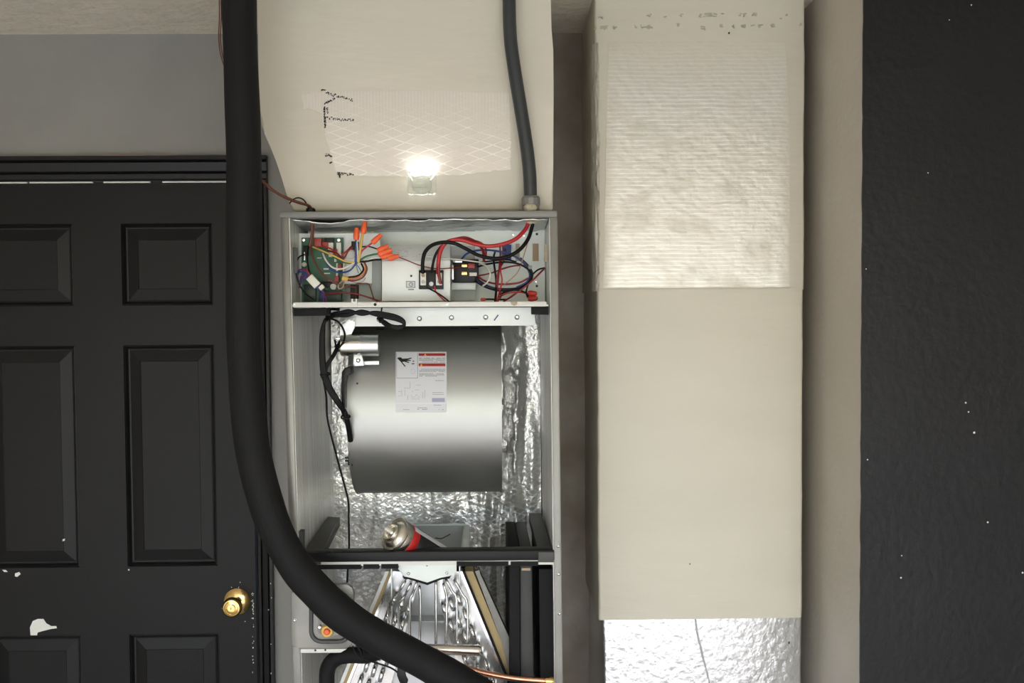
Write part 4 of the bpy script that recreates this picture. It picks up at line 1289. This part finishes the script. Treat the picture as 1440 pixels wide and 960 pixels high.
# ------------------------------------------------------------------ ducts
# supply duct over the air handler
DY = .05
out = [(362, -110), (362, 0), (363.5, 90), (365, 150), (367, 176), (372, 188), (380, 206), (388, 226), (396, 250), (402, 270), (407, 284), (411, 297),
       (777.5, 296), (778, 240), (778.5, 130), (778, 70), (775.5, 40), (774.5, 0), (774.5, -110)]
zt = CEIL
f = [P(x, y, DY) for x, y in out]
for p in f:
    p.z = min(p.z, CEIL)
f[0].z = f[-1].z = CEIL - .001
base_z = P(590, 296.5, 0).z + .001
for p in f: p.z = max(p.z, base_z)
bm = B(); add_hexa(bm, f, [Vector((p.x, .50, p.z)) for p in f], .006, 3)
sd = thing('supply_duct', 'cream painted supply duct rising from the air handler with a bare foil patch', 'duct', (P(580, 297, DY).x, .27, base_z))
obj('duct_body', bm, 'duct_paint', sd)
def ragged(pts, amp, n=8, seed=0):
    o = []
    for i, (x, y) in enumerate(pts):
        x2, y2 = pts[(i + 1) % len(pts)]
        for k in range(n):
            t = k / n
            a = x + (x2 - x) * t; c = y + (y2 - y) * t
            o.append((a + amp * noise.noise(Vector((a * .13, c * .13, seed))), c + amp * noise.noise(Vector((a * .13, c * .13, seed + 9)))))
    return o
bm = B(); add_prism(bm, ragged([(424, 133), (470, 127), (590, 127), (716, 131), (718, 190), (719, 238), (660, 245), (600, 248), (500, 247), (472, 241), (458, 190), (452, 158), (428, 152)], 3.0), DY - .0008, DY + .002)
fp = obj('foil_patch', bm, 'foil_supply', sd)
fp['label'] = 'unpainted foil facing with diamond scrim'
# printed fragments: rows of small dark dashes
bm = B()
def dashes(x0, y0, x1, y1, n, w=2.3, h=3.6, jit=.6):
    for i in range(n):
        t = (i + .3) / n
        x = x0 + (x1 - x0) * t; y = y0 + (y1 - y0) * t
        for k in range(2):
            xx, yy = x + random.uniform(-jit, jit), y + random.uniform(-h * .5, h * .5)
            add_rect(bm, xx, yy, xx + w * random.uniform(.5, 1), yy + random.uniform(1.0, 1.9), DY - .0012, DY)
dashes(451, 125, 470, 134, 9)
dashes(470, 133, 496, 140, 11)
dashes(470, 138, 454, 147, 9)
dashes(455, 149, 456, 178, 15, 3.2)
dashes(459, 150, 460, 160, 4)
dashes(459, 165, 497, 169, 14)
dashes(457, 217, 467, 219, 5)
dashes(463, 228, 466, 228, 2)
dashes(473, 243, 497, 245, 10)
dashes(476, 241, 477, 249, 4)
obj('printed_marks', bm, 'ink_black', sd)['kind'] = 'stuff'
# little clear lamp clipped on the duct
lm = thing('clip_lamp', 'small clear plastic lamp stuck on the supply duct, shining up on the foil patch', 'lamp', P(594, 274, DY))
bm = B(); add_prism(bm, rrect(573.5, 241.5, 613, 273, 3), DY - .010, DY - .001, .001)
obj('clear_housing', bm, 'clear_plastic', lm)
bm = B(); add_lathe(bm, P(593, 260, DY - .010), (0, -1, 0), [(0, .0195), (.003, .019), (.005, .014), (.003, .012), (.005, .007), (.006, 0)], 30)
obj('lens', bm, 'clear_plastic', lm)
for x, s in ((579, -1), (607, 1)):
    bm = B(); a = P(x - 3 * s, 252, DY - .011); c = P(x + 4 * s, 243, DY - .011)
    add_tube(bm, [a, c], .003, 8); obj('side_lug', bm, 'clear_plastic', lm)
bm = B(); add_rect(bm, 578, 240.4, 610, 242.2, DY - .009, DY - .003)
obj('led_strip', bm, 'led', lm)
ld = bpy.data.lights.new('lamp_light', 'AREA')
ld.shape = 'RECTANGLE'; ld.size = .045; ld.size_y = .012
ld.energy = .014
ld.color = (1, .99, .95)
lo_ = bpy.data.objects.new('lamp_light', ld)
COL.objects.link(lo_)
lo_.parent = lm
lw = P(594, 239, DY - .012)
lo_.location = lw - WORLD[lm.name]
lo_.rotation_euler = Vector((0, .55, 1)).to_track_quat('-Z', 'Y').to_euler()

# return duct in the alcove
RY = .28
zs_ = P(980, 408, RY).z                      # seam
zf_ = P(980, 869.5, RY).z                    # end of the paint
rx0, rx1 = P(838, 420, RY).x, P(1131, 420, RY).x
rd = thing('return_duct', 'tall cream painted return duct in the alcove with bare foil on its front and foot', 'duct', ((rx0 + rx1) / 2, .44, 0))
def column(x0, x1, y0, y1, z0, z1, amp, seed, nz=60, bev=.006):
    """square duct with slightly uneven long corners"""
    bm = B()
    rings = []
    c = bev
    base = []
    for cx, cy, a0 in ((x1 - c, y1 - c, 0), (x0 + c, y1 - c, 90), (x0 + c, y0 + c, 180), (x1 - c, y0 + c, 270)):
        for k in range(4):
            a = R(a0 + 30 * k); base.append((cx + c * math.cos(a), cy + c * math.sin(a)))
    for i in range(nz + 1):
        z = z0 + (z1 - z0) * i / nz
        rg = []
        for x, y in base:
            s = amp if x < (x0 + x1) / 2 else amp * .45
            dx = s * noise.noise(Vector((x * 3, y * 30 + seed, z * 9))) + s * .5 * noise.noise(Vector((x * 5, y * 40 + seed, z * 31)))
            rg.append(bm.verts.new((x + dx, y + dx * .3, z)))
        rings.append(rg)
    n = len(base)
    for a, b_ in zip(rings, rings[1:]):
        for k in range(n): bm.faces.new((a[k], a[(k + 1) % n], b_[(k + 1) % n], b_[k]))
    bm.faces.new(list(reversed(rings[0]))); bm.faces.new(rings[-1])
    return bm
obj('upper_section', column(rx0, rx1, RY, YW - .004, zs_, CEIL - .001, .0035, 1), 'duct_paint', rd)
obj('lower_section', column(rx0 + .002, rx1 - .003, RY - .003, YW - .004, zf_, zs_ + .003, .002, 5), 'duct_paint', rd)
ft = obj('foil_foot', column(rx0 + .012, rx1 - .003, RY + .001, YW - .006, 0.001, zf_ + .001, .003, 9), 'foil_base', rd)
ft['label'] = 'bright unpainted silver foil facing at the foot'
bm = B(); add_prism(bm, ragged([(856, 60), (960, 58), (1104, 60), (1110, 150), (1111, 260), (1110, 403.5), (980, 404), (848, 404), (850, 330), (852, 220), (854, 130)], 1.2, 10, 3), RY - .0014, RY + .002)
fp = obj('foil_patch', bm, 'foil_return', rd)
fp['label'] = 'thinly painted ribbed foil facing'
bm = B()                                     # faint lettering that shows through the paint
def marks(x0, x1, y, n):
    for i in range(n):
        x = random.uniform(x0, x1)
        for k in range(3):
            a, c = x + random.uniform(-1.5, 1.5), y + random.uniform(-2.4, 2.4)
            add_rect(bm, a, c, a + random.uniform(1, 3.5), c + random.uniform(.8, 1.6), RY - .0022, RY + .006)
for x0, x1, y, n in ((840, 846, 24, 3), (836, 868, 38, 9), (893, 922, 37, 8), (909, 916, 21, 2), (932, 934, 21, 1), (956, 957, 21, 1), (951, 953, 34, 2), (982, 990, 21, 2), (990, 1025, 20, 8), (1040, 1047, 20, 3), (1058, 1065, 20, 3), (1105, 1106, 19, 1), (1096, 1098, 27, 1),
                     (983, 990, 38, 3), (1012, 1013, 36, 2), (1030, 1032, 36, 2), (1038, 1048, 36, 4), (1056, 1058, 34, 1), (1066, 1076, 35, 3), (1082, 1088, 35, 3), (1123, 1125, 34, 1)):
    marks(x0, x1, y, n)
obj('faded_lettering', bm, 'ink_faint', rd)['kind'] = 'stuff'
bm = B(); add_rect(bm, 1024.6, 45, 1026.4, 47, RY - .004, RY + .002); add_rect(bm, 969.5, 792, 971, 793.5, RY - .0042, RY + .002); add_rect(bm, 1109, 902, 1110.5, 905, RY, RY + .004)
obj('dark_specks', bm, 'ink_black', rd)['kind'] = 'stuff'
bm = B()
add_prism(bm, ragged([(977, 870), (979, 870), (983, 895), (987, 910), (994, 940), (999, 962), (997.5, 962), (992, 940), (984.5, 910), (980.5, 895)], .8, 3, 1), RY - .0028, RY + .004)
obj('foil_tear', bm, 'panel_grey', rd)
bm = B()                                     # loose tape along the left corner
def tape(s, t):
    z = P(840, 60 + 350 * (1 - t), RY).z
    x = rx0 + .008 - .014 * s
    y = RY + .001 + .03 * s * s
    d = .0045 * noise.noise(Vector((s * 5, z * 26, 1))) + .003 * noise.noise(Vector((s * 9, z * 60, 4)))
    return Vector((x + d * .5, y - .004 - abs(d), z))
add_sheet(bm, tape, 8, 110, (0, -1, 0), .001)
obj('corner_tape', bm, 'sealant', rd, smooth=60)
# grey pipe behind the duct at the lower right
bm = B(); pts = [P(1120, 915, .42), P(1140, 936, .42), P(1158, 958, .42), P(1200, 1008, .42)]
add_tube(bm, pts, .0085, 12)
pipe = obj('drain_pipe', bm, 'pipe_grey'); tag(pipe, 'pale grey pipe slanting down between the return duct and the beige wall', 'pipe')

# ------------------------------------------------------------------ hoses, conduit, pipes
HY = -.075
pts = [(336, -130), (336, -60), (336, 0), (339, 100), (342.5, 200), (343.5, 300), (342, 400), (342.5, 480), (348, 560), (357, 640), (382, 730), (414, 793), (449, 834), (484, 866), (533, 897), (588, 926), (642, 957), (700, 996)]
q = [P(x, y, HY) for x, y in pts]
q[0].z = CEIL
q += [P(740, 1060, HY + .03), P(748, 1130, HY + .06)]
bm = B()
add_tube(bm, q, 24.0 * (1.905 + HY) / F, 28, 8, rf=lambda t: 1 + .02 * math.sin(t * 31) + .015 * math.sin(t * 77))
tag(obj('refrigerant_hose', bm, 'foam_black', smooth=60), 'fat black foam-insulated refrigerant line sweeping down in front of the air handler', 'hose')
for k, (dx, r_) in enumerate(((0, .8), (2.5, .8))):
    o = wire('copper_coloured_wire', [(309 + dx, -110, -.04), (308 + dx, -40, -.04), (308.5 + dx, 20, -.04), (307.5 + dx, 55, -.04), (311 + dx, 80, -.04), (318 + dx, 98, -.035), (330, 115, -.02)], r_, 'wire_brown')
    tag(o, 'thin reddish brown wire hanging beside the black hose, %s of the pair' % ('outer' if k == 0 else 'inner'), 'wire')
# conduit
cdt = thing('conduit', 'dark grey flexible conduit running down the supply duct into the air handler top', 'conduit', P(746, 297, .022))
CYY = .024
q = [P(x, y, CYY) for x, y in ((716, -110), (716, -40), (716, 0), (717.5, 50), (723, 95), (731, 145), (739, 195), (744.5, 240), (746, 278))]
q[0].z = CEIL
bm = B(); add_tube(bm, q, 9.4 * (1.905 + CYY) / F, 20, 8)
obj('flexible_tube', bm, 'conduit_grey', cdt, smooth=60)
c = P(746.5, 297, CYY)
bm = B(); add_lathe(bm, c, (0, 0, 1), [(0, .0165), (.010, .0175), (.012, .0185), (.024, .0185), (.028, .0165), (.0295, .0145)], 12)
obj('fitting', bm, 'cast_grey', cdt, smooth=25)
bm = B()
def blob(bm, c, rx, ry, rz, seed):
    b2 = bmesh.ops.create_icosphere(bm, subdivisions=3, radius=1)
    for v in b2['verts']:
        k = 1 + .22 * noise.noise(v.co * 2.2 + Vector((seed, 0, 0)))
        v.co = Vector((v.co.x * rx * k, v.co.y * ry * k, v.co.z * rz * k)) + c
blob(bm, P(746, 292, CYY - .016), .0125, .006, .009, 1)
obj('putty', bm, 'putty', cdt)
bm = B(); blob(bm, P(747, 310, .05), .013, .012, .009, 4)
obj('sealing_putty', bm, 'putty', cdt)
bm = B()
blob(bm, P(762, 308, .055), .010, .010, .005, 8)
obj('lock_nut', bm, 'panel_grey', cdt)
# copper line with brass end at the bottom
cl_ = thing('copper_line', 'bare copper tube crossing the bottom of the coil bay with a brass end', 'pipe', P(715, 956, -.02))
bm = B(); add_tube(bm, [P(612, 915, -.03), P(640, 932, -.02), (P(662, 941, -.015)), P(690, 948, -.012), P(725, 953.5, -.012), P(770, 957, -.012)], 4.2 * PX, 14)
obj('tube', bm, 'copper', cl_, smooth=60)
a, c = P(766, 956.6, -.012), P(779, 957.4, -.012)
bm = B(); add_lathe(bm, a, c - a, [(0, 4.6 * PX), (.003, 5.6 * PX), ((c - a).length * .7, 5.6 * PX), ((c - a).length, 4.4 * PX)], 14)
obj('brass_fitting', bm, 'brass', cl_)
# insulated stub at the lower left
bm = B(); add_tube(bm, [P(535, 915, .0), P(515, 921, .005), P(492, 921, .012), P(473, 925, .02), P(461, 940, .025), P(459.5, 970, .03), P(459, 1030, .03), P(459, 1100, .04)], 11.2 * PX, 18)
tag(obj('insulated_pipe', bm, 'foam_black', smooth=60), 'short black foam-covered pipe bending down below the grey access plate', 'pipe')
lw_ = thing('low_wires', 'two thin black wires with a tie crossing under the black hose by the coil', 'wires', P(540, 960, -.02))
wire('strand', [(499, 902, -.03), (506, 914, -.03), (512, 926, -.03), (530, 932, -.03), (552, 940, -.03), (566, 953, -.03), (574, 970, -.03)], 1.3, 'wire_black', lw_)
wire('strand', [(505, 903, -.03), (512, 916, -.03), (509, 926, -.03), (500, 918, -.03), (496, 908, -.03)], 1.2, 'wire_black', lw_)
bm = B(); add_prism(bm, [(559, 936), (571, 940), (568, 950), (574, 958), (570, 965), (562, 960), (558, 950)], -.036, -.024, .002); obj('tie', bm, 'black_plastic', lw_)
